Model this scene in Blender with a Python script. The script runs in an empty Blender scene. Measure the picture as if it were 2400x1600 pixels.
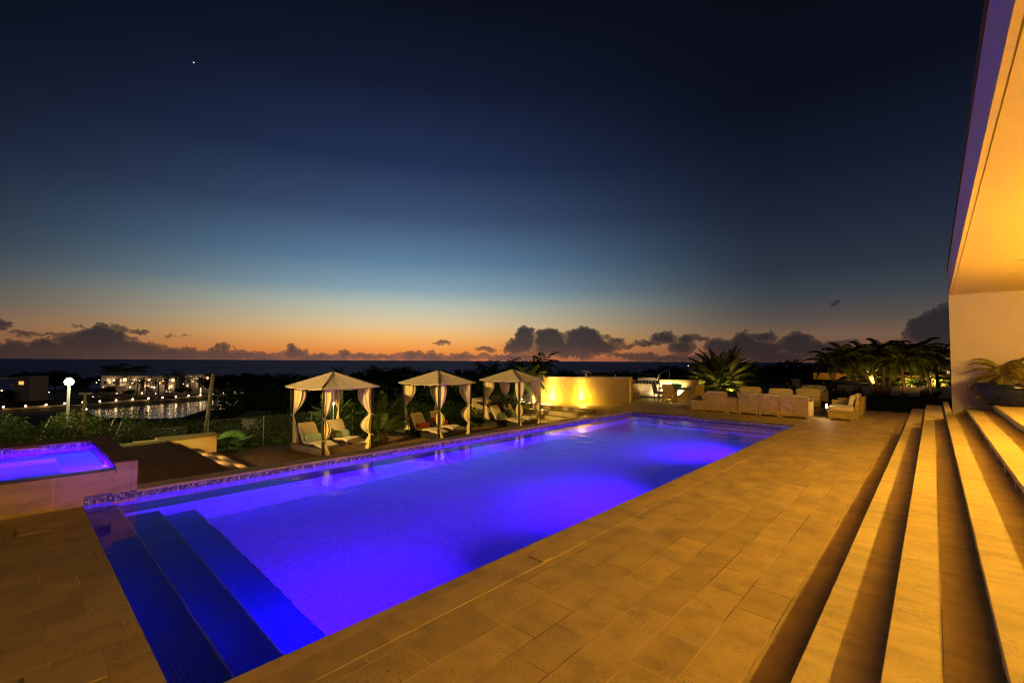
import bpy, math, random
from mathutils import Vector, Matrix
R_ = random.Random(7)
PI = math.pi
sc = bpy.context.scene
col = sc.collection

# ------------------------------------------------------------------ camera
H0 = 1.9
F_PX, YAW, PIT, ROL = 1075.11, 0.7425, 0.0425, 0.0050
cy_, sy_ = math.cos(YAW), math.sin(YAW)
FW = Vector((-sy_*math.cos(PIT), cy_*math.cos(PIT), math.sin(PIT)))
RT = Vector((cy_, sy_, 0)); UP = RT.cross(FW)
RC = RT*math.cos(ROL)+UP*math.sin(ROL); UC = UP*math.cos(ROL)-RT*math.sin(ROL)
cd = bpy.data.cameras.new('camera'); cam = bpy.data.objects.new('camera', cd); col.objects.link(cam)
cd.sensor_width = 36; cd.lens = F_PX*36/2400; cd.clip_start = .05; cd.clip_end = 90000
M = Matrix.Identity(4)
for i in range(3):
    M[i][0] = RC[i]; M[i][1] = UC[i]; M[i][2] = -FW[i]
M[0][3], M[1][3], M[2][3] = 0, 0, H0
cam.matrix_world = M
sc.camera = cam
def ray(x, y): return FW+RC*((x-1200)/F_PX)-UC*((y-800)/F_PX)
def atd(x, y, d): return Vector((0, 0, H0))+ray(x, y)*d
def atz(x, y, z):
    r = ray(x, y); return Vector((0, 0, H0))+r*((z-H0)/r.z)

# ------------------------------------------------------------------ render / exposure
sc.view_settings.view_transform = 'Standard'
sc.view_settings.look = 'None'
sc.view_settings.exposure = 0
sc.view_settings.gamma = 1
sc.render.filter_size = 1.1
sc.render.engine = 'CYCLES'
cy = sc.cycles
cy.use_denoising = True; cy.denoising_prefilter = 'ACCURATE'; cy.pixel_filter_type = 'BLACKMAN_HARRIS'; cy.filter_width = 1.1
try: cy.denoiser = 'OPENIMAGEDENOISE'
except Exception: pass
cy.max_bounces = 9; cy.diffuse_bounces = 4; cy.glossy_bounces = 3; cy.transmission_bounces = 6; cy.transparent_max_bounces = 8
cy.sample_clamp_indirect = 60.0; cy.sample_clamp_direct = 0
cy.blur_glossy = 1.0
cy.caustics_refractive = True; cy.caustics_reflective = False
cy.use_light_tree = True

# ------------------------------------------------------------------ node helpers
class NT:
    def __init__(s, nt): s.nt = nt; s.n = nt.nodes; s.l = nt.links
    def new(s, t, **kw):
        n = s.n.new(t)
        for k, v in kw.items(): setattr(n, k, v)
        return n
    def inp(s, sock, v):
        if v is None: return
        if isinstance(v, bpy.types.NodeSocket): s.l.new(v, sock)
        else: sock.default_value = v
    def math(s, op, a, b=None, c=None, clamp=False):
        n = s.new('ShaderNodeMath', operation=op, use_clamp=clamp)
        s.inp(n.inputs[0], a); s.inp(n.inputs[1], b)
        if c is not None: s.inp(n.inputs[2], c)
        return n.outputs[0]
    def vm(s, op, a, b=None, c=None):
        n = s.new('ShaderNodeVectorMath', operation=op)
        s.inp(n.inputs[0], a)
        if b is not None: s.inp(n.inputs[3 if op == 'SCALE' else 1], b)
        if c is not None: s.inp(n.inputs[2], c)
        return n.outputs[1] if op in ('LENGTH', 'DOT_PRODUCT', 'DISTANCE') else n.outputs[0]
    def mix(s, f, a, b, mode='MIX'):
        n = s.new('ShaderNodeMix', data_type='RGBA', blend_type=mode)
        s.inp(n.inputs[0], f); s.inp(n.inputs[6], a); s.inp(n.inputs[7], b)
        return n.outputs[2]
    def ramp(s, f, stops, interp='LINEAR'):
        n = s.new('ShaderNodeValToRGB'); cr = n.color_ramp; cr.interpolation = interp
        while len(cr.elements) < len(stops): cr.elements.new(.5)
        for e, (p, c) in zip(cr.elements, stops):
            e.position = p; e.color = (*c, 1) if len(c) == 3 else c
        s.inp(n.inputs[0], f); return n.outputs[0]
    def noise(s, vec=None, scale=5, detail=4, rough=.55, dim='3D', out=0):
        n = s.new('ShaderNodeTexNoise', noise_dimensions=dim)
        if vec is not None: s.inp(n.inputs['Vector'], vec)
        n.inputs['Scale'].default_value = scale; n.inputs['Detail'].default_value = detail; n.inputs['Roughness'].default_value = rough
        return n.outputs[out]
    def mapr(s, v, a, b, c=0, d=1, smooth=False):
        n = s.new('ShaderNodeMapRange', interpolation_type='SMOOTHSTEP' if smooth else 'LINEAR')
        s.inp(n.inputs[0], v); s.inp(n.inputs[1], a); s.inp(n.inputs[2], b); s.inp(n.inputs[3], c); s.inp(n.inputs[4], d)
        return n.outputs[0]
    def comb(s, x, y, z):
        n = s.new('ShaderNodeCombineXYZ')
        s.inp(n.inputs[0], x); s.inp(n.inputs[1], y); s.inp(n.inputs[2], z); return n.outputs[0]
    def sep(s, v):
        n = s.new('ShaderNodeSeparateXYZ'); s.inp(n.inputs[0], v); return n.outputs
def S(r, g, b):      # sRGB 0-255 -> linear
    f = lambda c: (c/255/12.92) if c/255 <= .04045 else ((c/255+.055)/1.055)**2.4
    return (f(r), f(g), f(b))

# ------------------------------------------------------------------ world: dusk sky with a band of cloud over the sea
SUN_AZ = math.atan2(-ray(960, 840).x, ray(960, 840).y)       # azimuth of the afterglow, measured left of +Y
w = bpy.data.worlds.new('World'); sc.world = w; w.use_nodes = True
nt = NT(w.node_tree); nt.n.clear()
tc = nt.new('ShaderNodeTexCoord').outputs['Generated']
x, y, z = nt.sep(tc)
az = nt.math('ARCTAN2', nt.math('MULTIPLY', x, -1.0), y)      # radians, left of +Y
el = nt.math('ARCSINE', z)
DEG = 180/PI
eld = nt.math('MULTIPLY', el, DEG)
rel = nt.math('MULTIPLY', nt.math('SUBTRACT', az, SUN_AZ), DEG)   # degrees left of the glow
w1 = nt.mapr(nt.math('ABSOLUTE', nt.math('WRAP', rel, 180, -180)), 0, 44, 1, 0, True)
t = nt.mapr(eld, 0, 45)
def pos(e): return max(0, min(1, e/45))
centre = nt.ramp(t, [(pos(0), S(206, 116, 74)), (pos(1.3), S(242, 150, 68)), (pos(2.9), S(244, 184, 110)), (pos(4.5), S(222, 198, 156)), (pos(6.6), S(186, 192, 176)),
                     (pos(8.6), S(134, 162, 176)), (pos(12), S(92, 126, 156)), (pos(17), S(60, 80, 113)), (pos(23), S(34, 49, 82)), (pos(31), S(18, 26, 49)), (pos(39), S(9, 13, 25)), (1, S(7, 10, 19))])
side = nt.ramp(t, [(pos(0), S(96, 60, 54)), (pos(1.3), S(122, 80, 62)), (pos(2.9), S(116, 90, 72)), (pos(4.6), S(86, 77, 72)), (pos(7.0), S(60, 66, 74)),
                   (pos(10), S(42, 50, 64)), (pos(15), S(28, 36, 54)), (pos(20), S(18, 25, 42)), (pos(27), S(9, 13, 26)), (1, S(6, 8, 16))])
sky = nt.mix(w1, side, centre)
# the Nishita sky carries the colour of the air just after sunset
nish = nt.new('ShaderNodeTexSky', sky_type='NISHITA', sun_disc=False, sun_elevation=math.radians(-3.0), sun_rotation=-SUN_AZ)
sky = nt.mix(1.0, sky, nt.mix(1.0, nish.outputs[0], (.01, .01, .01, 1), 'MULTIPLY'), 'ADD')
# clouds: (px x, px y, half width px, half height px) of each puff -> azimuth / elevation
PUFFS = [(0, 832, 120, 38), (110, 828, 110, 32), (235, 803, 52, 38), (215, 812, 70, 34), (300, 826, 90, 28), (400, 834, 110, 22), (520, 833, 70, 18), (529, 814, 17, 13), (580, 838, 90, 14),
         (682, 818, 14, 14), (690, 832, 40, 14), (740, 838, 80, 12), (806, 832, 20, 14), (862, 838, 60, 10), (905, 838, 40, 8), (965, 834, 32, 14), (1010, 836, 40, 14), (1075, 838, 60, 10),
         (62, 776, 30, 6), (130, 786, 60, 5), (184, 767, 14, 4), (275, 771, 14, 8), (323, 774, 26, 8), (-2, 760, 18, 12), (300, 795, 20, 6), (405, 789, 11, 3), (432, 786, 10, 3),
         (1036, 803, 20, 6), (1140, 818, 28, 7), (1195, 812, 16, 14), (1232, 790, 22, 22), (1215, 812, 34, 18), (1290, 795, 36, 24), (1310, 815, 60, 18), (1368, 795, 44, 26), (1395, 815, 54, 18), (1330, 826, 90, 12),
         (1443, 801, 26, 9), (1470, 808, 22, 7), (1425, 790, 10, 5), (1520, 806, 38, 9), (1552, 793, 30, 16), (1612, 793, 28, 13), (1640, 798, 20, 7), (1595, 812, 34, 18), (1700, 812, 46, 22), (1745, 800, 34, 22),
         (1790, 788, 26, 14), (1770, 818, 70, 22), (1860, 806, 34, 26), (1878, 792, 22, 14), (1905, 818, 70, 20), (1955, 803, 40, 9), (2003, 799, 14, 8), (2030, 806, 18, 4), (2052, 799, 10, 4), (2085, 808, 20, 6),
         (2180, 770, 44, 34), (2215, 750, 34, 34), (2160, 790, 36, 20), (2225, 790, 50, 30), (1950, 714, 18, 3), (1560, 838, 120, 10), (1200, 838, 90, 9), (1800, 836, 200, 12), (2080, 838, 140, 10), (1480, 836, 60, 8), (-150, 830, 130, 60)]
azd = nt.math('MULTIPLY', az, DEG)
nz = nt.noise(tc, 30, 9, .66, out=1)
nzs = nt.vm('SUBTRACT', nz, (.5, .5, .5))
nzc = nt.noise(tc, 110, 4, .6, out=1)
nzs = nt.vm('ADD', nt.vm('MULTIPLY', nzs, (3.0, 2.4, 0)), nt.vm('MULTIPLY', nt.vm('SUBTRACT', nzc, (.5, .5, .5)), (.8, .7, 0)))
P = nt.vm('ADD', nt.comb(azd, eld, 0.0), nzs)
acc = None
for (px, py, rx, ry) in PUFFS:
    r = ray(px, py); a0 = math.degrees(math.atan2(-r.x, r.y)); e0 = math.degrees(math.asin(r.z/r.length))
    k = r.length
    ra = math.degrees(rx/F_PX)/(k*k/ (k if k > 0 else 1)); re = math.degrees(ry/F_PX)/k; big_ = 1.16 if 1150 < px < 1420 else 1.04; ra *= big_; re *= big_
    ln = nt.vm('LENGTH', nt.vm('MULTIPLY', nt.vm('SUBTRACT', P, (a0, e0, 0)), (1/ra, 1/re, 0)))
    v = nt.math('MULTIPLY', nt.math('SUBTRACT', ln, 1.0), re)
    acc = v if acc is None else nt.math('MINIMUM', acc, v)
mask = nt.mapr(acc, -.10, .03, 1, 0, True)
body = nt.mapr(nt.noise(nt.vm('MULTIPLY', tc, (1, 1, 2.4)), 26, 5, .6), .3, .7)
ccol = nt.ramp(nt.mapr(eld, 0, 4.5), [(0, S(118, 84, 74)), (.25, S(92, 70, 64)), (.5, S(62, 56, 58)), (1, S(48, 48, 52))])
cside = nt.ramp(nt.mapr(eld, 0, 5), [(0, S(50, 40, 40)), (.5, S(42, 37, 39)), (1, S(36, 36, 40))])
ccol = nt.mix(w1, cside, ccol)
ccol = nt.mix(nt.math('MULTIPLY', body, .55), ccol, nt.mix(1.0, ccol, (1.45, 1.3, 1.2, 1), 'MULTIPLY'))
edge = nt.mapr(acc, -.5, 0.0, 0, .3, True)
ccol = nt.mix(edge, ccol, sky)
sky = nt.mix(nt.math('MULTIPLY', mask, .97), sky, ccol)
# below the horizon: dark
sky = nt.mix(nt.mapr(eld, -.6, -.1), (*S(20, 20, 30), 1), sky)
# one planet
r = ray(454, 147).normalized()
pl = nt.mapr(nt.vm('DOT_PRODUCT', nt.vm('NORMALIZE', tc), tuple(r)), math.cos(.00115), math.cos(.0005), 0, 1)
sky = nt.mix(pl, sky, (1.6, 1.5, 1.4, 1))
bg = nt.new('ShaderNodeBackground'); nt.inp(bg.inputs[0], sky); bg.inputs[1].default_value = 1.0
wo = nt.new('ShaderNodeOutputWorld'); nt.l.new(bg.outputs[0], wo.inputs[0])
w.cycles.sampling_method = 'MANUAL'; w.cycles.sample_map_resolution = 1024

# ------------------------------------------------------------------ materials
MATS = {}
def mat(name, fn):
    m = bpy.data.materials.new(name); m.use_nodes = True
    k = NT(m.node_tree); k.n.clear()
    o = k.new('ShaderNodeOutputMaterial'); b = k.new('ShaderNodeBsdfPrincipled'); k.l.new(b.outputs[0], o.inputs[0])
    k.b = b; k.o = o
    k.obj = k.new('ShaderNodeTexCoord').outputs['Object']
    k.geo = k.new('ShaderNodeNewGeometry').outputs['Position']
    fn(k, b.inputs); MATS[name] = m
    return m
def bump(k, h, strength=.3, dist=.01):
    n = k.new('ShaderNodeBump'); n.inputs['Strength'].default_value = strength; n.inputs['Distance'].default_value = dist
    k.inp(n.inputs['Height'], h); k.l.new(n.outputs[0], k.b.inputs['Normal'])
def plain(name, c, rough=.6, metal=0, var=.15, scale=8, spec=.5, bmp=0):
    def fn(k, i):
        n = k.noise(k.obj, scale, 4)
        k.inp(i['Base Color'], k.mix(n, (*[v*(1-var) for v in c], 1), (*[min(1, v*(1+var)) for v in c], 1)))
        i['Roughness'].default_value = rough; i['Metallic'].default_value = metal; i['Specular IOR Level'].default_value = spec
        if bmp: bump(k, k.noise(k.obj, scale*4, 3), bmp, .01)
    return mat(name, fn)
def emis(name, c, s):
    def fn(k, i):
        i['Base Color'].default_value = (*c, 1); i['Emission Color'].default_value = (*c, 1); i['Emission Strength'].default_value = s
    return mat(name, fn)
def travertine(name, base, tw, th, swap=True, joint=.006, dark=1.0, pits=1.0, stretch=(1, 1, 1), rough=.55, off=.5, jc=None, axes='xy'):
    def fn(k, i):
        X, Y, Z = k.sep(k.geo)
        if axes == 'xy': u, v = (Y, X) if swap else (X, Y)
        elif axes == 'yz': u, v = Y, Z
        else: u, v = X, Z
        wob = k.noise(k.geo, 1.6, 3, out=1)
        uv = k.vm('ADD', k.comb(u, v, 0.0), k.vm('SCALE', k.vm('SUBTRACT', wob, (.5, .5, .5)), .006))
        br = k.new('ShaderNodeTexBrick', offset=off, offset_frequency=2, squash=1.35, squash_frequency=3)
        k.inp(br.inputs['Vector'], uv)
        br.inputs['Scale'].default_value = 1; br.inputs['Mortar Size'].default_value = joint; br.inputs['Mortar Smooth'].default_value = .3
        br.inputs['Brick Width'].default_value = tw; br.inputs['Row Height'].default_value = th; br.inputs['Bias'].default_value = -.1
        br.inputs['Color1'].default_value = (.84, .84, .84, 1); br.inputs['Color2'].default_value = (1.08, 1.08, 1.08, 1); br.inputs['Mortar'].default_value = (1, 1, 1, 1)
        vein = k.noise(k.vm('MULTIPLY', k.geo, stretch), 3.5, 7, .6)
        big = k.noise(k.geo, .9, 4, .6)
        c = k.ramp(vein, [(.3, [v*.72*dark for v in base]), (.5, [v*dark for v in base]), (.72, [min(1, v*1.18)*dark for v in base])])
        c = k.mix(1.0, c, br.outputs['Color'], 'MULTIPLY')
        c = k.mix(k.mapr(big, .35, .7, 0, .3), c, k.mix(1.0, c, (.72, .7, .66, 1), 'MULTIPLY'))
        # filled and open pores
        pv = k.vm('MULTIPLY', k.geo, tuple(q*s for q, s in zip(stretch, (1, 1, 1))))
        p1 = k.noise(pv, 42, 6, .75); zone = k.noise(k.geo, 2.6, 4, .65)
        pit = k.math('MULTIPLY', k.mapr(p1, .54, .60), k.mapr(zone, .45, .60))
        pit = k.math('MULTIPLY', pit, .65*pits, clamp=True)
        c = k.mix(pit, c, (*[v*.25 for v in base], 1))
        sp = k.math('MULTIPLY', k.mapr(k.noise(k.vm('MULTIPLY', k.geo, (1, 1.9, 1)), 19, 5, .7), .68, .76), .35*pits)
        c = k.mix(sp, c, (*[min(1, v*1.5) for v in base], 1))
        j = br.outputs['Fac']
        jv = k.noise(k.geo, 1.1, 2)
        jcol = k.mix(k.mapr(jv, .42, .58), (*[v*.22 for v in base], 1), (*(jc or [min(1, v*1.25) for v in base]), 1))
        c = k.mix(k.math('MULTIPLY', j, .85), c, jcol)
        k.inp(i['Base Color'], c)
        k.inp(i['Roughness'], k.mapr(vein, .3, .7, rough-.1, rough+.15))
        i['Specular IOR Level'].default_value = .08 if rough > .7 else .3
        h = k.math('SUBTRACT', k.math('MULTIPLY', vein, .15), k.math('ADD', k.math('MULTIPLY', j, .9), pit))
        bump(k, h, .5, .006)
    return mat(name, fn)
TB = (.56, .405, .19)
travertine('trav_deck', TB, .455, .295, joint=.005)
travertine('trav_coping', (.54, .39, .19), .9, 3.0, joint=.003, pits=.6)
travertine('trav_step', (.68, .53, .27), 1.22, 2.0, joint=.003, pits=.8, stretch=(.7, 2.2, 1))
travertine('trav_wall_yz', (.62, .42, .13), .61, .46, axes='yz', joint=.004, stretch=(1, .6, 2.4), pits=.7, off=.5)
travertine('trav_wall_xz', (.56, .42, .29), .61, .32, axes='xz', joint=.005, stretch=(.6, 1, 2.4), pits=.5)
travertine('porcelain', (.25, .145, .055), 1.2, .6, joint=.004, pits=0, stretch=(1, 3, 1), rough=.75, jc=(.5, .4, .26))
def mosaic(name, stops, grout, size=.025, rough=.25, gl=.08):
    def fn(k, i):
        g = k.vm('ADD', k.vm('SCALE', k.geo, 1/size), (.37, .41, .43))
        cell = k.vm('FLOOR', g); fr = k.vm('SUBTRACT', g, cell)
        wn = k.new('ShaderNodeTexWhiteNoise', noise_dimensions='3D'); k.inp(wn.inputs['Vector'], cell)
        c = k.ramp(wn.outputs['Value'], stops, 'CONSTANT')
        N = k.new('ShaderNodeNewGeometry').outputs['Normal']
        a = k.vm('ABSOLUTE', k.vm('SUBTRACT', fr, (.5, .5, .5)))
        a = k.vm('SUBTRACT', a, k.vm('SCALE', k.vm('ABSOLUTE', N), 1.0))
        ax, ay, azz = k.sep(a)
        m = k.math('MAXIMUM', k.math('MAXIMUM', ax, ay), azz)
        gf = k.mapr(m, .5-gl-.02, .5-gl+.03)
        k.inp(i['Base Color'], k.mix(gf, c, (*grout, 1)))
        k.inp(i['Roughness'], k.mapr(gf, 0, 1, rough, .8))
    return mat(name, fn)
mosaic('band_tile', [(0, (.10, .07, .16)), (.3, (.22, .16, .28)), (.52, (.34, .27, .36)), (.72, (.62, .52, .42)), (.9, (.05, .05, .16))], (.10, .08, .11), .028, gl=.09)
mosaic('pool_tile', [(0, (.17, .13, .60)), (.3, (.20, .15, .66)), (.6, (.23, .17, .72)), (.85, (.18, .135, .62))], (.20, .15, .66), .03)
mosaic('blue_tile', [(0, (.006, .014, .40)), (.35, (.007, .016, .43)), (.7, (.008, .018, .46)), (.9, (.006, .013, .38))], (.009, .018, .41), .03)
mosaic('bench_tile', [(0, (.07, .07, .6)), (.35, (.09, .09, .68)), (.7, (.10, .10, .74)), (.9, (.07, .07, .55))], (.09, .09, .6), .03)
mosaic('trim_tile', [(0, (.20, .2, .8)), (.5, (.16, .16, .7))], (.2, .2, .5), .03)
def f_water(k, i):
    i['Base Color'].default_value = (1, 1, 1, 1); i['Transmission Weight'].default_value = 1; i['IOR'].default_value = 1.33; i['Roughness'].default_value = .015; i['Specular IOR Level'].default_value = .08
    n = k.math('ADD', k.noise(k.geo, 2.2, 3, .5), k.math('MULTIPLY', k.noise(k.geo, 9, 2, .5), .18))
    bump(k, n, .15, .06)
mat('pool_water', f_water)
def f_sea(k, i):
    i['Base Color'].default_value = (.010, .016, .030, 1); i['IOR'].default_value = 1.33
    st = k.noise(k.vm('MULTIPLY', k.geo, (1, .35, 1)), .006, 6, .6)
    k.inp(i['Base Color'], k.ramp(st, [(.35, (.18, .22, .40)), (.62, (.36, .43, .74))]))
    i['Roughness'].default_value = .6; i['Specular IOR Level'].default_value = .14
    bump(k, k.noise(k.vm('MULTIPLY', k.geo, (1, .4, 1)), .25, 5, .6), .6, 1.5)
mat('sea', f_sea)
def f_lag(k, i):
    i['Base Color'].default_value = (.012, .017, .03, 1); i['Roughness'].default_value = .22; i['Specular IOR Level'].default_value = .22
    bump(k, k.noise(k.vm('MULTIPLY', k.geo, (.8, 2.2, 1)), 1.1, 4, .6), .25, .10)
mat('lagoon', f_lag)
def f_earth(k, i):
    n = k.noise(k.geo, .25, 6, .65)
    k.inp(i['Base Color'], k.ramp(n, [(.3, (.012, .016, .008)), (.5, (.03, .034, .016)), (.7, (.06, .05, .028))])); i['Roughness'].default_value = .95
    bump(k, n, .6, .3)
mat('earth', f_earth)
def f_grass(k, i):
    n = k.noise(k.geo, 40, 5, .7); b = k.noise(k.geo, 1.2, 4)
    k.inp(i['Base Color'], k.mix(k.mapr(b, .3, .7), k.ramp(n, [(.3, (.018, .032, .008)), (.7, (.06, .09, .02))]), (.05, .055, .02, 1))); i['Roughness'].default_value = .9
    bump(k, n, .8, .03)
mat('grass', f_grass)
def leafm(name, c, c2, trans=.25):
    def fn(k, i):
        r = k.new('ShaderNodeObjectInfo').outputs['Random']
        n = k.noise(k.geo, .9, 3)
        n2 = k.noise(k.geo, 14, 2)
        cc = k.mix(k.mapr(n, .3, .7), (*c, 1), (*c2, 1))
        cc = k.mix(k.mapr(n2, .35, .65, 0, .5), cc, (*[v*.5 for v in c], 1))
        k.inp(i['Base Color'], cc); i['Roughness'].default_value = .7; i['Specular IOR Level'].default_value = .12
        t = k.new('ShaderNodeBsdfTranslucent'); k.inp(t.inputs[0], cc)
        m = k.new('ShaderNodeMixShader'); m.inputs[0].default_value = trans
        k.l.new(k.b.outputs[0], m.inputs[1]); k.l.new(t.outputs[0], m.inputs[2]); k.l.new(m.outputs[0], k.o.inputs[0])
    return mat(name, fn)
leafm('leaf_dark', (.022, .038, .012), (.04, .06, .02))
leafm('leaf_green', (.030, .048, .007), (.062, .078, .012))
leafm('leaf_palm', (.05, .085, .022), (.10, .13, .035))
leafm('leaf_fan', (.09, .15, .035), (.15, .20, .06))
leafm('leaf_porchlit', (.16, .14, .035), (.26, .20, .055))  # potted palm leaves: golden porch light put into the leaf colour
leafm('leaf_flower', (.42, .25, .20), (.5, .34, .28))
plain('bark', (.06, .045, .03), .9, var=.4, scale=12, bmp=.6)
plain('bark_pale', (.26, .20, .13), .9, var=.45, scale=14, bmp=.6)
def f_wicker(c1, c2, wv=90):
    def fn(k, i):
        X, Y, Z = k.sep(k.geo)
        bands = k.noise(k.comb(k.math('MULTIPLY', X, .25), k.math('MULTIPLY', Y, .25), k.math('MULTIPLY', Z, 1.0)), 26, 2, .7)
        c = k.mix(k.mapr(bands, .35, .65), (*c1, 1), (*c2, 1))
        a = k.math('SINE', k.math('MULTIPLY', Z, 330.0)); b = k.math('SINE', k.math('MULTIPLY', k.math('ADD', X, Y), wv*1.6))
        h = k.math('MULTIPLY', a, b)
        c = k.mix(k.mapr(h, -.9, -.2, .55, 0), c, (*[v*.3 for v in c1], 1))
        k.inp(i['Base Color'], c); i['Roughness'].default_value = .55
        bump(k, h, .6, .004)
    return fn
mat('wicker_tan', f_wicker((.36, .25, .075), (.62, .46, .15)))
mat('wicker_brown', f_wicker((.16, .09, .055), (.27, .17, .11)))
mat('wicker_black', f_wicker((.012, .010, .010), (.02, .016, .015)))
def fabric(name, c, var=.12, fold=0):
    def fn(k, i):
        n = k.noise(k.obj, 5, 4); f = k.noise(k.obj, 400, 2)
        k.inp(i['Base Color'], k.mix(n, (*[v*(1-var) for v in c], 1), (*[min(1, v*(1+var)) for v in c], 1)))
        i['Roughness'].default_value = .9; i['Specular IOR Level'].default_value = .2
        i['Sheen Weight'].default_value = .15
        h = k.math('ADD', k.math('MULTIPLY', n, 1.0), k.math('MULTIPLY', f, .05))
        if fold:
            wv = k.noise(k.vm('MULTIPLY', k.obj, (3, 3, 7)), 1.1, 5, .6)
            h = k.math('ADD', h, k.math('MULTIPLY', wv, fold))
        bump(k, h, .5, .03 if fold else .008)
    return mat(name, fn)
fabric('cushion', (.68, .55, .36)); fabric('canvas', (.48, .38, .30), .14, 2.0); fabric('curtain', (.72, .58, .32), .08)
fabric('pillow_green', (.40, .52, .38)); fabric('pillow_red', (.48, .10, .035)); fabric('pillow_teal', (.26, .40, .36))
plain('post_metal', (.055, .045, .04), .45, .4); plain('white_paint', (.42, .35, .34), .7, var=.03, scale=2, bmp=.05)
plain('fascia_paint', (.42, .38, .40), .7, var=.03, scale=2); plain('ceiling_paint', (.62, .50, .17), .8, var=.02, scale=2); plain('grey_paint', (.36, .35, .37), .8, var=.12, scale=3, bmp=.1)
plain('ochre_render', (.62, .34, .09), .8, var=.12, scale=5, bmp=.15); plain('stucco', (.40, .33, .26), .85, var=.08, scale=.8)
plain('dark_stone', (.05, .045, .05), .35, var=.3, scale=20)
def f_pebble(k, i):
    v = k.new('ShaderNodeTexVoronoi'); k.inp(v.inputs['Vector'], k.obj); v.inputs['Scale'].default_value = 38
    n = k.noise(k.obj, 22, 5, .7)
    c = k.ramp(n, [(.3, (.20, .12, .05)), (.45, (.52, .38, .10)), (.62, (.68, .52, .14)), (.75, (.8, .66, .22))])
    k.inp(i['Base Color'], k.mix(k.mapr(v.outputs['Distance'], .3, .8, 0, .6), c, (.12, .07, .03, 1))); i['Roughness'].default_value = .7
    bump(k, v.outputs['Distance'], -.8, .02)
mat('pebbledash', f_pebble)
plain('steel', (.66, .62, .56), .40, .85, .05, 3); plain('steel_dark', (.06, .06, .065), .3, .8, .1); plain('black_plastic', (.02, .02, .02), .4)
plain('wood_dark', (.10, .06, .035), .5, var=.3, scale=10); plain('pole_wood', (.24, .17, .10), .85, var=.3, scale=6, bmp=.3)
plain('teal_glaze', (.08, .22, .23), .15, 0, .2); plain('red_glaze', (.35, .04, .02), .2, 0, .2)
def f_blue(k, i):
    n = k.noise(k.obj, 6, 4)
    k.inp(i['Base Color'], k.ramp(n, [(.35, (.004, .006, .035)), (.65, (.010, .018, .10))])); i['Roughness'].default_value = .12; i['Specular IOR Level'].default_value = .3; i['Coat Weight'].default_value = .15; i['Coat Roughness'].default_value = .05
    bump(k, n, .25, .03)
mat('blue_glaze', f_blue)
plain('galv', (.20, .20, .18), .6, .6, .1); plain('roof_slate', (.045, .048, .055), .6, 0, .2, 3); plain('soil', (.05, .035, .02), .95, var=.4, scale=30)
plain('lid_tile', (.50, .36, .17), .5, var=.2, scale=9); plain('leaf_dry', (.35, .10, .03), .7); plain('window_glass_dark', (.02, .02, .025), .1)
WARM = (1.0, .585, .07)
emis('lamp_glow', (1, .72, .38), 22); emis('lamp_glow_hot', (1, .86, .62), 40); emis('bulb_far', (1, .62, .28), 11); emis('bulb_far_white', (1, .78, .5), 7)
emis('window_lit', (1, .50, .12), 1.2); emis('door_lit', (1, .66, .34), 1.3); emis('pool_lens', (.32, .22, 1.0), 2.0); emis('bulb_small', (.9, .9, 1), 14)

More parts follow.
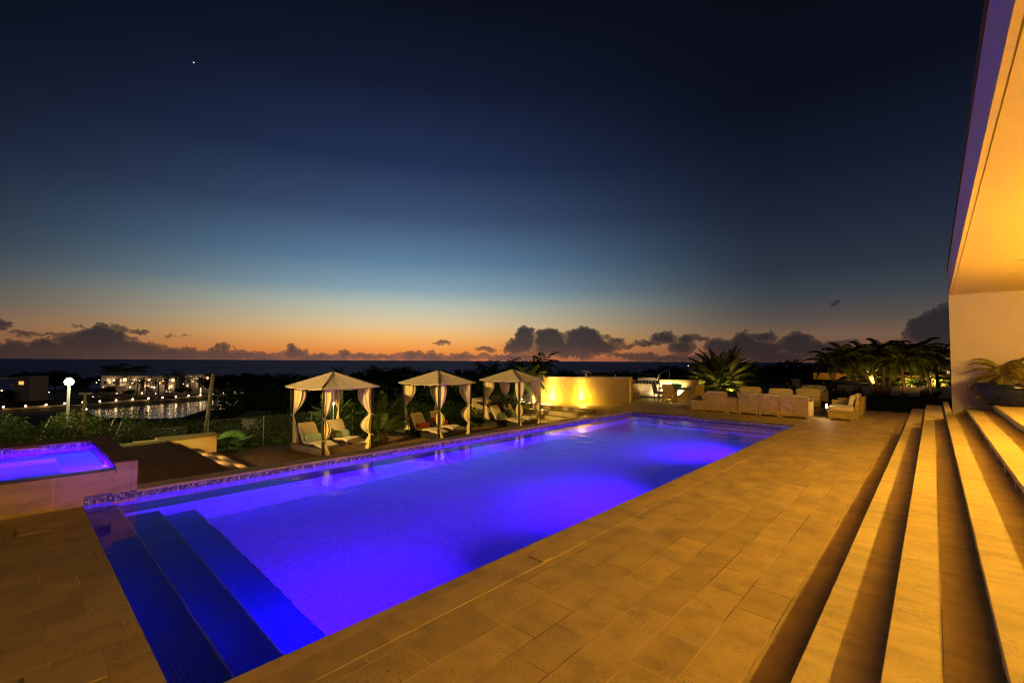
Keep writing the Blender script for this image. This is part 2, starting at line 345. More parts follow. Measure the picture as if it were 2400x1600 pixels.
# ------------------------------------------------------------------ mesh builder
class MB:
    def __init__(s): s.v = []; s.f = []
    def add(s, vs, fs):
        o = len(s.v); s.v += [tuple(p) for p in vs]; s.f += [tuple(i+o for i in f) for f in fs]; return s
    def box(s, x0, y0, z0, x1, y1, z1, T=None):
        vs = [Vector(p) for p in ((x0, y0, z0), (x1, y0, z0), (x1, y1, z0), (x0, y1, z0), (x0, y0, z1), (x1, y0, z1), (x1, y1, z1), (x0, y1, z1))]
        if T: vs = [T@p for p in vs]
        return s.add(vs, [(0, 3, 2, 1), (4, 5, 6, 7), (0, 1, 5, 4), (1, 2, 6, 5), (2, 3, 7, 6), (3, 0, 4, 7)])
    def tube(s, pts, r, n=8, cap=True):
        pts = [Vector(p) for p in pts]; m = len(pts)
        rs = r if isinstance(r, (list, tuple)) else [r]*m
        vs = []; up = Vector((0, 0, 1))
        for i, p in enumerate(pts):
            d = (pts[min(i+1, m-1)]-pts[max(i-1, 0)]).normalized()
            a = d.cross(up)
            if a.length < .05: a = d.cross(Vector((1, 0, 0)))
            a.normalize(); b = d.cross(a)
            for k in range(n):
                t_ = 2*PI*k/n; vs.append(p+(a*math.cos(t_)+b*math.sin(t_))*rs[i])
        fs = [(i*n+k, i*n+(k+1) % n, (i+1)*n+(k+1) % n, (i+1)*n+k) for i in range(m-1) for k in range(n)]
        if cap: fs += [tuple(range(n-1, -1, -1)), tuple((m-1)*n+k for k in range(n))]
        return s.add(vs, fs)
    def lathe(s, prof, n=24, c=(0, 0, 0)):
        vs = [(c[0]+r*math.cos(2*PI*k/n), c[1]+r*math.sin(2*PI*k/n), c[2]+z) for r, z in prof for k in range(n)]
        m = len(prof)
        fs = [(i*n+k, i*n+(k+1) % n, (i+1)*n+(k+1) % n, (i+1)*n+k) for i in range(m-1) for k in range(n)]
        fs += [tuple(range(n-1, -1, -1)), tuple((m-1)*n+k for k in range(n))]
        return s.add(vs, fs)
    def cushion(s, c, h, e=.35, n=18, T=None, sag=0):
        # rounded box (superellipsoid): c centre, h half sizes
        vs = []; fs = []
        pw = lambda a, e_: math.copysign(abs(a)**e_, a)
        m = n//2
        for i in range(m+1):
            ph = -PI/2+PI*i/m
            for k in range(n):
                th = 2*PI*(k+.5)/n
                x_ = pw(math.cos(ph), e)*pw(math.cos(th), e*.8); y_ = pw(math.cos(ph), e)*pw(math.sin(th), e*.8); z_ = pw(math.sin(ph), e)
                zz = z_*(1-sag*(x_*x_+y_*y_)*.5)
                p = Vector((c[0]+x_*h[0], c[1]+y_*h[1], c[2]+zz*h[2])); vs.append(T@p if T else p)
        fs = [(i*n+k, i*n+(k+1) % n, (i+1)*n+(k+1) % n, (i+1)*n+k) for i in range(m) for k in range(n)]
        return s.add(vs, fs)
    def prism(s, poly, z0, z1):
        n = len(poly)
        vs = [(p[0], p[1], z0) for p in poly]+[(p[0], p[1], z1) for p in poly]
        return s.add(vs, [tuple(range(n-1, -1, -1)), tuple(range(n, 2*n))]+[(i, (i+1) % n, n+(i+1) % n, n+i) for i in range(n)])
    def ball(s, c, r, n=12): 
        m = n//2
        return s.lathe([(max(1e-4, r*math.sin(PI*i/m)), -r*math.cos(PI*i/m)) for i in range(m+1)], n, c)
    def build(s, name, m, parent=None, smooth=False, bevel=0, loc=None, rz=0):
        me = bpy.data.meshes.new(name); me.from_pydata(s.v, [], s.f); me.update()
        me.materials.append(MATS[m])
        if smooth: me.polygons.foreach_set('use_smooth', [True]*len(me.polygons))
        o = bpy.data.objects.new(name, me); col.objects.link(o)
        if parent: o.parent = parent
        if loc is not None: o.location = loc
        if rz: o.rotation_euler[2] = rz
        if bevel:
            b = o.modifiers.new('bevel', 'BEVEL'); b.width = bevel; b.segments = 2; b.limit_method = 'ANGLE'
        return o
def tag(o, label=None, cat=None, group=None, kind=None):
    if label: o['label'] = label
    if cat: o['category'] = cat
    if group: o['group'] = group
    if kind: o['kind'] = kind
    return o
def thing(name, label, cat, loc=(0, 0, 0), rz=0, group=None):
    o = bpy.data.objects.new(name, None); col.objects.link(o); o.location = loc; o.rotation_euler[2] = rz
    o.empty_display_size = .2
    return tag(o, label, cat, group)
def struct(o): o['kind'] = 'structure'; return o
def copy_tree(o, parent=None):
    c = o.copy(); col.objects.link(c)
    if parent: c.parent = parent
    for ch in list(o.children): copy_tree(ch, c)
    return c
def Bx(*a): return MB().box(*a)
def lamp(kind, loc, power, color, parent=None, size=.1, target=None, cone=60, blend=.4, name='lamp_light', world=False):
    ld = bpy.data.lights.new(name, kind); ld.energy = power; ld.color = color
    if kind == 'AREA': ld.shape = 'DISK'; ld.size = size
    else: ld.shadow_soft_size = size
    if kind == 'SPOT': ld.spot_size = math.radians(cone); ld.spot_blend = blend
    o = bpy.data.objects.new(name, ld); col.objects.link(o); o.location = loc
    if target is not None:
        o.rotation_euler = (Vector(target)-Vector(loc)).to_track_quat('-Z', 'Y').to_euler()
    if parent: o.parent = parent; 
    return o

# ------------------------------------------------------------------ dimensions
XL, XR, Y0, Y1, XO = -8.594, -3.13, .686, 16.19, -8.95
ZW = -.10; ZD = -.60
RI = .175
XN = [-.613, -.229, .211, .616, 1.065]
YWALL = 17.2; XS = .352; ZS = 3.765; ZT = 4.44; YEND = 23.1

# ------------------------------------------------------------------ ground, decks
d = MB()
for b in ((XR, -5, -1.6, XN[0]+.1, YEND, 0), (XO, Y1, -1.6, XR, YEND, 0), (-9.0, -5, -1.6, XR, Y0, 0), (-17.5, 15.7, -1.6, XO, 26.5, 0)): d.box(*b)
struct(d.build('pool_deck', 'trav_deck'))
d = Bx(XO, 1.30, -1.6, XL, Y1, 0.004)
for b in ((XL, Y1-.0, -.03, XR+.0, Y1+.36, .004), (XR, Y0-.30, -.03, XR+.38, Y1+.36, .004)): d.box(*b)
d.box(XL, Y0-.30, -.03, XR, Y0, .004) if False else None
struct(d.build('coping', 'trav_coping', bevel=.006))
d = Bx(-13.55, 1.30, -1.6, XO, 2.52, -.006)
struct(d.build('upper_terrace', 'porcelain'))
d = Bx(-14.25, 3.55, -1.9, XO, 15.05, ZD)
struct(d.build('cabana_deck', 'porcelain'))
# steps down to the cabana deck
st = thing('garden_steps', 'short flight of brown steps with lit treads beside the spa', 'steps', (0, 0, 0))
ys = [2.52, 2.83, 3.20, 3.60]
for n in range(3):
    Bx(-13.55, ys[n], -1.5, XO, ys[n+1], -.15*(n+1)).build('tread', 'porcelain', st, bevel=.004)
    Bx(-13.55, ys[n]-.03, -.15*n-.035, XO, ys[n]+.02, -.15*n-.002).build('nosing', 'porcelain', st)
for n, xs in ((1, (-12.51, -11.28)), (2, (-12.67, -11.43))):
    for xx in xs:
        e = Bx(xx-.12, ys[n]+.001, -.15*n-.075, xx+.12, ys[n]+.016, -.15*n-.045).build('step_light', 'lamp_glow', st)
        lamp('AREA', (xx, ys[n]+.06, -.15*n-.05), 8, (1, .74, .36), e, .10, (xx, ys[n]+.26, -.15*n-.3))
far = thing('terrace_steps', 'wide pale steps rising from the cabana deck to the barbecue terrace', 'steps')
yf = [15.70, 15.05, 14.72, 14.40]
for n in range(3):
    Bx(-12.95+.0*n, yf[n+1], -1.5, XO, yf[n], -.15*(n+1)).build('tread', 'trav_step', far, bevel=.004)
w_ = thing('side_wall', 'low ochre wall beside the steps with a dark cap', 'wall')
Bx(-13.95, 2.0, -2.2, -13.56, 3.62, -.045).build('wall_panel', 'ochre_render', w_)
Bx(-13.98, 2.42, -.045, -13.54, 3.66, .0).build('cap', 'porcelain', w_)

# terrain
def smooth(a, b, x_):
    t_ = max(0, min(1, (x_-a)/(b-a))); return t_*t_*(3-2*t_)
SH = [(-196, -60), (-197, 5), (-202, 20), (-206, 33), (-210.5, 46), (-217, 60), (-223, 70), (-232, 86), (-262, 130)]
def shoreX(Y_):
    for (xa, ya), (xb, yb) in zip(SH, SH[1:]):
        if Y_ < yb: return xa+(xb-xa)*max(0, (Y_-ya))/(yb-ya)
    return SH[-1][0]
def gh(X_, Y_):
    dx = max(-17-X_, 0, X_-12); dy = max(-8-Y_, 0, Y_-50)
    dist = math.hypot(dx, dy)
    ang = math.atan2(-X_, Y_+1e-6)      # left of +Y
    left = smooth(.35, 1.0, ang)
    near = -1.1 if (X_ < -9.3 and Y_ < 40) else -.55
    low = -13.2*left+(-8.5)*(1-left)
    h = near+(low-near)*(smooth(1, 75, dist)*(1-.34*left)+.34*left*smooth(0, 11, dist))
    h += (-16.9-h)*smooth(260, 420, math.hypot(X_, Y_))*(1-left)
    s = X_-shoreX(Y_)
    if s < -4: h += (-12.6-h)*smooth(-2, -8, s) if -8 < s else (-12.6-h)
    if 0 < s+2 and s < 62 and Y_ < 135:
        k_ = min(smooth(-2, 4, s), 1-smooth(50, 62, s)); h += (-15.6-h)*k_*smooth(8, 16, Y_)
    if X_ < -300: h += (-17.5-h)*smooth(-300, -340, X_)
    h += .35*math.sin(X_*.11+1)*math.cos(Y_*.13)*smooth(5, 40, dist)
    if X_ > -17 and X_ < 12 and -8 < Y_ < 27: h = -1.75
    elif X_ > -19 and X_ < 14 and Y_ < 28.5 and Y_ > -9: h = min(h, -1.3)
    return h
d = MB(); nx, ny = 130, 140
gx = [-380+ (420*(i/nx)**.75) for i in range(nx+1)]; gy = [-60+ 520*(j/ny)**1.35 for j in range(ny+1)]
d.v = [(a, b, gh(a, b)) for b in gy for a in gx]
d.f = [(j*(nx+1)+i, j*(nx+1)+i+1, (j+1)*(nx+1)+i+1, (j+1)*(nx+1)+i) for j in range(ny) for i in range(nx)]
struct(d.build('terrain', 'earth', smooth=True))
struct(MB().add([(-60000, -30000, -16), (20000, -30000, -16), (20000, 60000, -16), (-60000, 60000, -16)], [(0, 1, 2, 3)]).build('sea', 'sea'))
lagp = [(-199, 16)]+[(x_+2, y_) for x_, y_ in SH if 18 < y_ < 131]+[(-170, 128), (-156, 90), (-146, 60), (-146, 38), (-156, 24), (-172, 16)]
struct(MB().add([(*p, -14) for p in lagp], [tuple(range(len(lagp)))]).build('lagoon', 'lagoon'))
# lawn
d = MB(); nx = 24
d.v = [(-12+ i*.9, YEND+.02+j*1.1, -.12+.04*math.sin(i*.7+j)) for j in range(25) for i in range(26)]
d.f = [(j*26+i, j*26+i+1, (j+1)*26+i+1, (j+1)*26+i) for j in range(24) for i in range(25)]
struct(d.build('lawn', 'grass', smooth=True))
gm = MB()
for _ in range(9000):
    a = R_.uniform(-5, 1.5); b = YEND+R_.random()**1.3*11.5
    hh = R_.uniform(.05, .11); t_ = R_.uniform(0, PI); wx, wy = math.cos(t_)*.012, math.sin(t_)*.012; lx, ly = R_.uniform(-.04, .04), R_.uniform(-.04, .04)
    gm.add([(a-wx, b-wy, -.12), (a+wx, b+wy, -.12), (a+lx, b+ly, -.10+hh)], [(0, 1, 2)])
tag(gm.build('lawn_grass', 'leaf_green'), 'short green blades of the lawn beyond the paving', 'grass', kind='stuff')

# ------------------------------------------------------------------ stairs by the villa
stairs = thing('villa_stairs', 'long pale travertine stairs running beside the deck up to the porch', 'stairs')
for n in range(5):
    x0 = XN[n]; x1 = XN[n+1]+.06 if n < 4 else 6.6
    z = RI*(n+1)
    Bx(x0, -5, z-.055, x1, YWALL-.002, z).build('tread', 'trav_step', stairs, bevel=.004)
    Bx(x0+.05, -5, -.2, x1-.06 if n < 4 else 6.6, YWALL-.002, z-.056).build('riser', 'trav_step', stairs)
    if n < 3:
        ye = [22.9, 22.6, 22.2][n]; xe = x1 if n < 2 else XS-.004
        Bx(x0, YWALL+.002, z-.03, xe, ye, z+.03).build('tread', 'trav_step', stairs, bevel=.004)
        Bx(x0+.05, YWALL+.002, -.2, xe-.06, ye-.02, z-.031).build('riser', 'trav_step', stairs)
# small plinth blocks under the nosings
for n in (2, 3):
    for yy in range(1, 17): Bx(XN[n]+.012, yy+.4, RI*n+.001, XN[n]+.049, yy+.52, RI*(n+1)-.056).build('support_block', 'trav_step', stairs)

# ------------------------------------------------------------------ villa
villa = thing('villa', 'cream villa porch with a deep flat roof above the stairs', 'house')
Bx(XS, YWALL, 0, 6.6, YWALL+.35, ZS).build('end_wall', 'white_paint', villa)
Bx(XS, -6, ZS+.0, 6.9, YWALL+.35, ZT).build('roof', 'fascia_paint', villa, bevel=.01)
d = Bx(XS+.06, -5.9, ZS-.018, 6.6, YWALL-.001, ZS-.002)
d.build('ceiling', 'ceiling_paint', villa)
Bx(XS+.001, -5.9, ZS-.03, XS+.045, YWALL-.001, ZS-.002).build('drip_edge', 'ceiling_paint', villa)
Bx(XS-.02, -6.02, ZT, 6.92, YWALL+.37, ZT+.03).build('parapet_cap', 'post_metal', villa)
Bx(6.6, -6, .0, 6.9, YWALL+.35, ZS-.0).build('rear_wall', 'white_paint', villa)
for a in range(4):
    y_ = -3+a*5
    f = Bx(6.52, y_, RI*5, 6.598, y_+3.4, 3.1).build('window', 'post_metal', villa)
    Bx(6.50, y_+.1, RI*5+.1, 6.518, y_+3.3, 3.0).build('pane', 'window_glass_dark', f)
sk = Bx(XS+.31, YWALL-.012, 3*RI, XN[3]+.0, YWALL-.0, 3*RI+.12)
sk.box(XS-.004, YWALL-.012, 3*RI, XS+.31, YWALL, 3*RI+.07)
sk.box(XN[3], YWALL-.012, 4*RI+.001, XN[4], YWALL, 4*RI+.10)
sk.box(XN[4], YWALL-.012, 5*RI+.001, 6.6, YWALL, 5*RI+.10)
sk.build('skirting', 'trav_step', villa)
for y_ in (1.6, 3.35, 5.1, 6.85, 8.6, 10.35, 12.1, 13.85, 15.6):
    r_ = MB().lathe([(.055, 0), (.06, -.006), (.045, -.006), (.045, .004)], 16, (1.22, y_, ZS-.018)).build('downlight', 'steel', villa)
PORCH = 720
for y_, pk in ((0.0, .07), (4.0, .50), (8.0, 1.25), (11.6, .85)):
    p = thing('pendant_lamp', 'warm globe pendant inside the porch, %s from the end wall' % {.0: 'fourth', 4.0: 'third', 8.0: 'second', 11.6: 'first'}[y_], 'lamp', (3.45, y_, 0), 0, 'globe pendants inside the porch')
    MB().ball((0, 0, 3.26), .13).build('globe', 'lamp_glow', p, True)
    MB().tube([(0, 0, 3.39), (0, 0, ZS-.02)], .008, 6).build('cord', 'post_metal', p)
    lamp('POINT', (0, 0, 3.06), PORCH*pk, WARM, p, .07)

wl_ = thing('wall_lantern', 'small warm lantern on the far face of the villa end wall', 'lamp', (.75, YWALL+.352, 2.6))
Bx(-.06, 0, -.12, .06, .09, .12).build('housing', 'post_metal', wl_); Bx(-.05, .091, -.10, .05, .10, .10).build('lens', 'lamp_glow', wl_)
lamp('POINT', (-.1, .45, .1), 150, (1, .50, .08), wl_, .08)
# ------------------------------------------------------------------ swimming pool
pool = thing('swimming_pool', 'long rectangular pool glowing violet blue across the terrace', 'pool')
DEPTH = -1.45
d = MB()
d.add([(XL, Y0, DEPTH), (XR, Y0, DEPTH), (XR, Y1, DEPTH), (XL, Y1, DEPTH)], [(0, 1, 2, 3)]); d.build('pool_floor', 'pool_tile', pool)
d = MB()
for a, b in (((XL, Y0), (XR, Y0)), ((XR, Y0), (XR, Y1)), ((XR, Y1), (XL, Y1)), ((XL, Y1), (XL, Y0))):
    d.add([(*a, DEPTH), (*b, DEPTH), (*b, -.03), (*a, -.03)], [(0, 1, 2, 3)])
for i, v in enumerate(d.v):   # stand the walls 3 mm proud of the deck blocks
    d.v[i] = (v[0]+(.003 if v[0] < -6 else -.003), v[1]+(.003 if v[1] < 5 else -.003), v[2])
d.build('pool_wall', 'pool_tile', pool)
d = Bx(XL+.003, 1.30, ZW-.02, XL+.012, Y1-.004, -.03); d.box(XL+.013, Y1-.012, ZW-.02, XR-.004, Y1-.003, -.03)
d.box(XL+.003, Y0+.004, ZW-.02, XL+.012, 1.30, .0)
d.box(XR-.012, Y0+.01, ZW-.02, XR-.003, Y1-.013, -.03)
d.build('tile_band', 'band_tile', pool)
d = Bx(XL+.006, Y0+.42, DEPTH+.001, XL+.46, Y1-.5, ZW-.36); d.build('bench', 'pool_tile', pool)
d = Bx(XL+.007, Y0+.421, ZW-.36, XL+.455, Y1-.5, ZW-.352); d.build('bench_top', 'bench_tile', pool)
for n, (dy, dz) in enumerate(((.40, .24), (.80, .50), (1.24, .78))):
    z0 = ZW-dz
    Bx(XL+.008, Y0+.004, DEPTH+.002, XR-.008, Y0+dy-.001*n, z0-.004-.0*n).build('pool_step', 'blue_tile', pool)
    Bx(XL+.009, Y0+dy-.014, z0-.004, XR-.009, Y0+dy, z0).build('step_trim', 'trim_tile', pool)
for n, (dy, dz) in enumerate(((.42, .24), (.84, .50), (1.26, .78))):
    z0 = ZW-dz
    Bx(XL+.46, Y1-dy+.001*n, DEPTH+.002, XR-.008, Y1-.004, z0-.004).build('pool_step', 'pool_tile', pool)
    Bx(XL+.461, Y1-dy+.01, z0-.004, XR-.009, Y1-.005, z0).build('step_top', 'bench_tile', pool)
for xx in (XL+.462,):
    for yy in (2.6, 4.2, 6.6, 9.2, 11.8, 14.2):
        T = Matrix.Translation((xx, yy, -.82))@Matrix.Rotation(PI/2, 4, 'Y')
        m_ = MB().lathe([(.085, -.012), (.085, .008), (.055, .012), (.02, .012)], 16); m_.v = [tuple(T@Vector(v)) for v in m_.v]
        m_.build('inlet_fitting', 'trim_tile', pool, True)
POOLC = (.15, .007, 1.0)
for yy in (2.2, 6.8, 11.8):
    T = Matrix.Translation((XR-.012, yy, -.70))@Matrix.Rotation(-PI/2, 4, 'Y')
    m_ = MB().lathe([(.12, -.01), (.12, .015), (.10, .02), (.01, .03)], 18); m_.v = [tuple(T@Vector(v)) for v in m_.v]
    e = m_.build('pool_light', 'pool_lens', pool, True)
    lamp('SPOT', (XR-.07, yy, -.70), 1350, POOLC, e, .10, (XR-3.5, yy, -1.05), 128, .6); lamp('POINT', (XR-.22, yy, -.80), 120, (.07, .01, 1), e, .06)
for (a, b) in ((-7.56, -6.85), (-3.97, -3.27)):
    Bx(a, Y1-.02, ZW-.02, b, Y1-.013, ZW+.025).build('skimmer_slot', 'trim_tile', pool)
wt = MB(); nx, ny = 2, 2
wt.add([(XL+.004, Y0+.004, ZW), (XR-.004, Y0+.004, ZW), (XR-.004, Y1-.004, ZW), (XL+.004, Y1-.004, ZW)], [(0, 1, 2, 3)])
struct(wt.build('pool_water', 'pool_water'))

# ------------------------------------------------------------------ spa
spa = thing('spa_pool', 'raised stone-clad spa filled with glowing violet water', 'hot tub')
SZ = .44; SX0, SX1 = -11.2, -8.26
Bx(SX1+.0, -5, -.2, -8.13, .69, SZ-.0305).build('front_wall', 'trav_wall_yz', spa); Bx(XL-.05, -5, -.5, SX1-.001, .69, .299).build('inner_wall', 'trav_wall_yz', spa)
Bx(SX1+.0, -5, SZ-.03, -8.128, 1.0, SZ-.01).build('overflow_rim', 'dark_stone', spa)
Bx(XL-.052, .70, .02, XL+.003, 1.029, .239).build('front_panel', 'trav_wall_yz', spa)
Bx(XL-.055, .692, .24, -8.135, .998, .30).build('overhang', 'trav_wall_yz', spa); Bx(XL-.056, -5, .30, SX1-.002, .998, .325).build('spill_ledge', 'pool_tile', spa); Bx(SX1-.001, .691, .3005, -8.129, 1.0, SZ-.031).build('overflow_rim', 'trav_wall_yz', spa)
Bx(-11.6, 1.032, -.3, XL+.004, 1.30, SZ-.02).build('end_wall', 'trav_wall_yz', spa)
Bx(-11.62, 1.031, SZ-.02, XL+.012, 1.302, SZ).build('coping', 'dark_stone', spa) if False else Bx(-11.62, 1.031, SZ-.02, XL+.012, 1.302, SZ).build('coping', 'porcelain', spa)
Bx(-11.62, -5, -.9, SX0, 1.03, SZ-.02).build('rear_wall', 'trav_wall_yz', spa)
Bx(-11.64, -5, SZ-.02, SX0+.01, 1.0305, SZ).build('coping', 'porcelain', spa)
d = MB()
sd = -.45
SXI = XL-.06
d.add([(SX0, -5, sd), (SXI, -5, sd), (SXI, 1.03, sd), (SX0, 1.03, sd)], [(0, 1, 2, 3)])
for a, b in (((SX0+.002, -5), (SX1-.002, -5)), ((SXI, 1.028), (SX0+.002, 1.028)), ((SX0+.002, 1.028), (SX0+.002, -5))):
    d.add([(*a, sd), (*b, sd), (*b, SZ-.022), (*a, SZ-.022)], [(0, 1, 2, 3)])
d.add([(SXI, -5, sd), (SXI, 1.028, sd), (SXI, 1.028, .30), (SXI, -5, .30)], [(0, 1, 2, 3)])
d.build('spa_basin', 'pool_tile', spa)
Bx(SX0+.003, -5, sd+.002, SX0+.55, 1.0, -.04).build('spa_bench', 'pool_tile', spa)
Bx(SX0+.55, .55, sd+.001, SXI-.004, 1.02, -.05).build('spa_bench', 'pool_tile', spa)
d = Bx(SX0+.003, -5, .34, SX0+.010, 1.02, SZ-.022); d.box(SX0+.01, 1.018, .34, SX1-.004, 1.026, SZ-.022)
d.build('tile_band', 'band_tile', spa)
for yy, xx in ((1.0, -9.0), (1.0, -8.75), (1.0, -9.3)):
    MB().ball((xx, yy+.02, .02), .035, 8).build('jet', 'pool_lens', spa, True)
for yy in (.45, -1.2, -3.0):
    lamp('SPOT', (SXI-.05, yy, .14), 1100, POOLC, spa, .06, (SX0, yy, -1.0), 165, .6)
Bx(SX0-.05, .08, SZ-.055, SX0+.12, .40, SZ-.0225).build('spout', 'trav_coping', spa, bevel=.005)
wt = MB().add([(SX0+.004, -4.99, .345), (SX1-.004, -4.99, .345), (SX1-.004, 1.024, .345), (SX0+.004, 1.024, .345)], [(0, 1, 2, 3)])
struct(wt.build('spa_water', 'pool_water'))
lf = MB()
p0 = atz(275, 1058, SZ+.004)
lf.v = [(p0.x-.05, p0.y-.03, SZ+.003), (p0.x, p0.y-.05, SZ+.02), (p0.x+.06, p0.y, SZ+.004), (p0.x+.01, p0.y+.05, SZ+.018)]; lf.f = [(0, 1, 2), (0, 2, 3)]
tag(lf.build('fallen_leaf', 'leaf_dry'), 'dry red leaf lying on the spa coping', 'leaf')
# skimmer lids
for i, (px, py, a, b, lab) in enumerate(((79, 1242, .16, .13, 'square stone lid in the deck just below the spa wall'), (153, 1590, .17, .17, 'stone lid in the near left corner of the deck'), (1265, 1307, .09, .06, 'small pale lid set in the coping of the pool long side'))):
    p = atz(px, py, 0)
    tag(Bx(-a, -b, 0, a, b, .009).build('skimmer_lid', 'lid_tile', loc=(p.x, p.y, .004), bevel=.003), lab, 'lid')
# floor uplight on the terrace
p = atz(1485, 954, 0); tag(MB().lathe([(.08, 0), (.08, .006), (.05, .008), (.01, .008)], 16).build('floor_light', 'lid_tile', loc=(p.x, p.y, .001)), 'round metal floor light in the terrace right of the curved wall', 'light')

# ------------------------------------------------------------------ cabanas
def tied_curtain(top, ties, bot, w0, seed, lean=(0, 0)):
    rr = random.Random(seed); m = MB(); n = 40; rows = []
    zs = [top-(top-bot)*i/26 for i in range(27)]
    kn = [top]+ties+[bot]
    ph = rr.uniform(0, 6)
    for z_ in zs:
        wd = None
        for a, b in zip(kn, kn[1:]):
            if b-1e-6 <= z_ <= a+1e-6:
                f = (a-z_)/(a-b)
                if a == top: wd = w0*(1-f**2.1)*(1+.15*math.sin(f*3))+.018*f
                elif b == bot: wd = .018+(w0*.62)*f**.8
                else: wd = .018+w0*.75*math.sin(PI*f)**.8
                break
        fr = (top-z_)/(top-bot)
        cx = lean[0]*wd*1.1; cy_2 = lean[1]*wd*1.1
        for k in range(n):
            t_ = 2*PI*k/n
            r_ = 1+.16*math.cos(9*t_+ph+fr*1.5)*(min(1, wd*14))
            rows.append((cx+wd*r_*math.cos(t_), cy_2+wd*.62*r_*math.sin(t_), z_))
    m.v = rows; R = len(zs)
    m.f = [(i*n+k, i*n+(k+1) % n, (i+1)*n+(k+1) % n, (i+1)*n+k) for i in range(R-1) for k in range(n)]
    return m
def make_cabana(label, cx, cyy, rz, wick, pcol, seed, HX=.84, HY=.76):
    t = thing('cabana', label, 'cabana', (cx, cyy, ZD), rz, 'poolside cabanas')
    rr = random.Random(seed)
    d = Bx(-HX, -HY, 0, -HX+.05, HY, .175); d.box(HX-.05, -HY, 0, HX, HY, .175); d.box(-HX+.05, -HY, 0, HX-.05, -HY+.05, .175); d.box(-HX+.05, HY-.05, 0, HX-.05, HY, .175); d.box(-HX+.05, -HY+.05, .03, HX-.05, HY-.05, .05)
    d.build('platform', wick, t, bevel=.005)
    TP = 1.73; PK = 2.17
    for sx in (-1, 1):
        for sy in (-1, 1):
            Bx(sx*HX-.022, sy*HY-.022, 0, sx*HX+.022, sy*HY+.022, TP).build('post', 'post_metal', t)
            tie = [.96+rr.uniform(-.06, .06)]+([.39+rr.uniform(-.03, .03)] if (sx == 1) else [])
            w0 = .19+rr.uniform(-.025, .025)
            c = tied_curtain(TP-.01, tie, .02 if sx > 0 else -.0, w0, seed*10+sx*3+sy, (-.35*sx, -.75*sy))
            c.build('curtain', 'curtain', t, True, loc=(sx*HX-.02*sx, sy*(HY-.035), 0))
            for z_ in tie:
                k_ = MB(); k_.tube([(.035*math.cos(a*PI/6), .035*math.sin(a*PI/6), z_) for a in range(13)], .010, 6); k_.tube([(0, .03, z_), (.03, .06, z_-.05)], .006, 5)
                k_.build('tie', 'curtain', t, loc=(sx*(HX-.0), sy*(HY-.02), 0))
    # top frame and roof
    fr = MB()
    for a, b in (((-HX, -HY), (HX, -HY)), ((HX, -HY), (HX, HY)), ((HX, HY), (-HX, HY)), ((-HX, HY), (-HX, -HY))): fr.tube([(*a, TP-.02), (*b, TP-.02)], .014, 6)
    fr.build('top_rail', 'post_metal', t)
    m = MB(); n = 14; ov = .13; ex, ey = HX+ov, HY+ov
    cor = [(-ex, -ey), (ex, -ey), (ex, ey), (-ex, ey)]
    for q in range(4):
        a = Vector(cor[q]); b = Vector(cor[(q+1) % 4]); base = len(m.v)
        for j in range(n+1):
            f = j/n
            for i in range(n+1):
                p = a.lerp(b, i/n)*(1-f)
                s_ = 4*(i/n)*(1-i/n)
                z_ = TP+.035+(PK-TP-.035)*f-.06*s_*(1-f)**.7*f**.35*1.5-.035*s_*(1-f)
                z_ += .012*math.sin(i*1.7+q*2+f*5)*s_*(1-f)
                m.v.append((p.x, p.y, z_))
        m.f += [(base+j*(n+1)+i, base+j*(n+1)+i+1, base+(j+1)*(n+1)+i+1, base+(j+1)*(n+1)+i) for j in range(n) for i in range(n)]
    o = m.build('roof', 'canvas', t, True); so = o.modifiers.new('thick', 'SOLIDIFY'); so.thickness = .008
    v_ = MB()
    for q in range(4):
        a = Vector(cor[q]); b = Vector(cor[(q+1) % 4]); base = len(v_.v); n = 20
        for i in range(n+1):
            p = a.lerp(b, i/n); s_ = 4*(i/n)*(1-i/n)
            v_.v.append((p.x, p.y, TP+.036-.035*s_)); v_.v.append((p.x*.995, p.y*.995, TP+.036-.035*s_-.035-.012*s_*math.sin(i*.9)))
        v_.f += [(base+2*i, base+2*i+2, base+2*i+3, base+2*i+1) for i in range(n)]
    v_.build('valance', 'canvas', t, True)
    for (a, b) in ((.3, -ey), (-.35, -ey), (ex, .2), (ex, -.3), (ex, .45)):
        MB().tube([(a*.97, b*.97, TP-.02), (a*.97+.01, b*.97, TP-.07-rr.random()*.06)], .005, 4).build('tassel', 'curtain', t)
    for q in range(4):
        MB().tube([(cor[q][0], cor[q][1], TP+.042), (cor[q][0]*.5, cor[q][1]*.5, (TP+PK)/2+.028), (0, 0, PK+.01)], .006, 5).build('hip_seam', 'post_metal', t)
    return t
def local(t, p):   # point in the cabana's frame
    a = t.rotation_euler[2]; return (t.location.x+p[0]*math.cos(a)-p[1]*math.sin(a), t.location.y+p[0]*math.sin(a)+p[1]*math.cos(a), t.location.z+p[2])
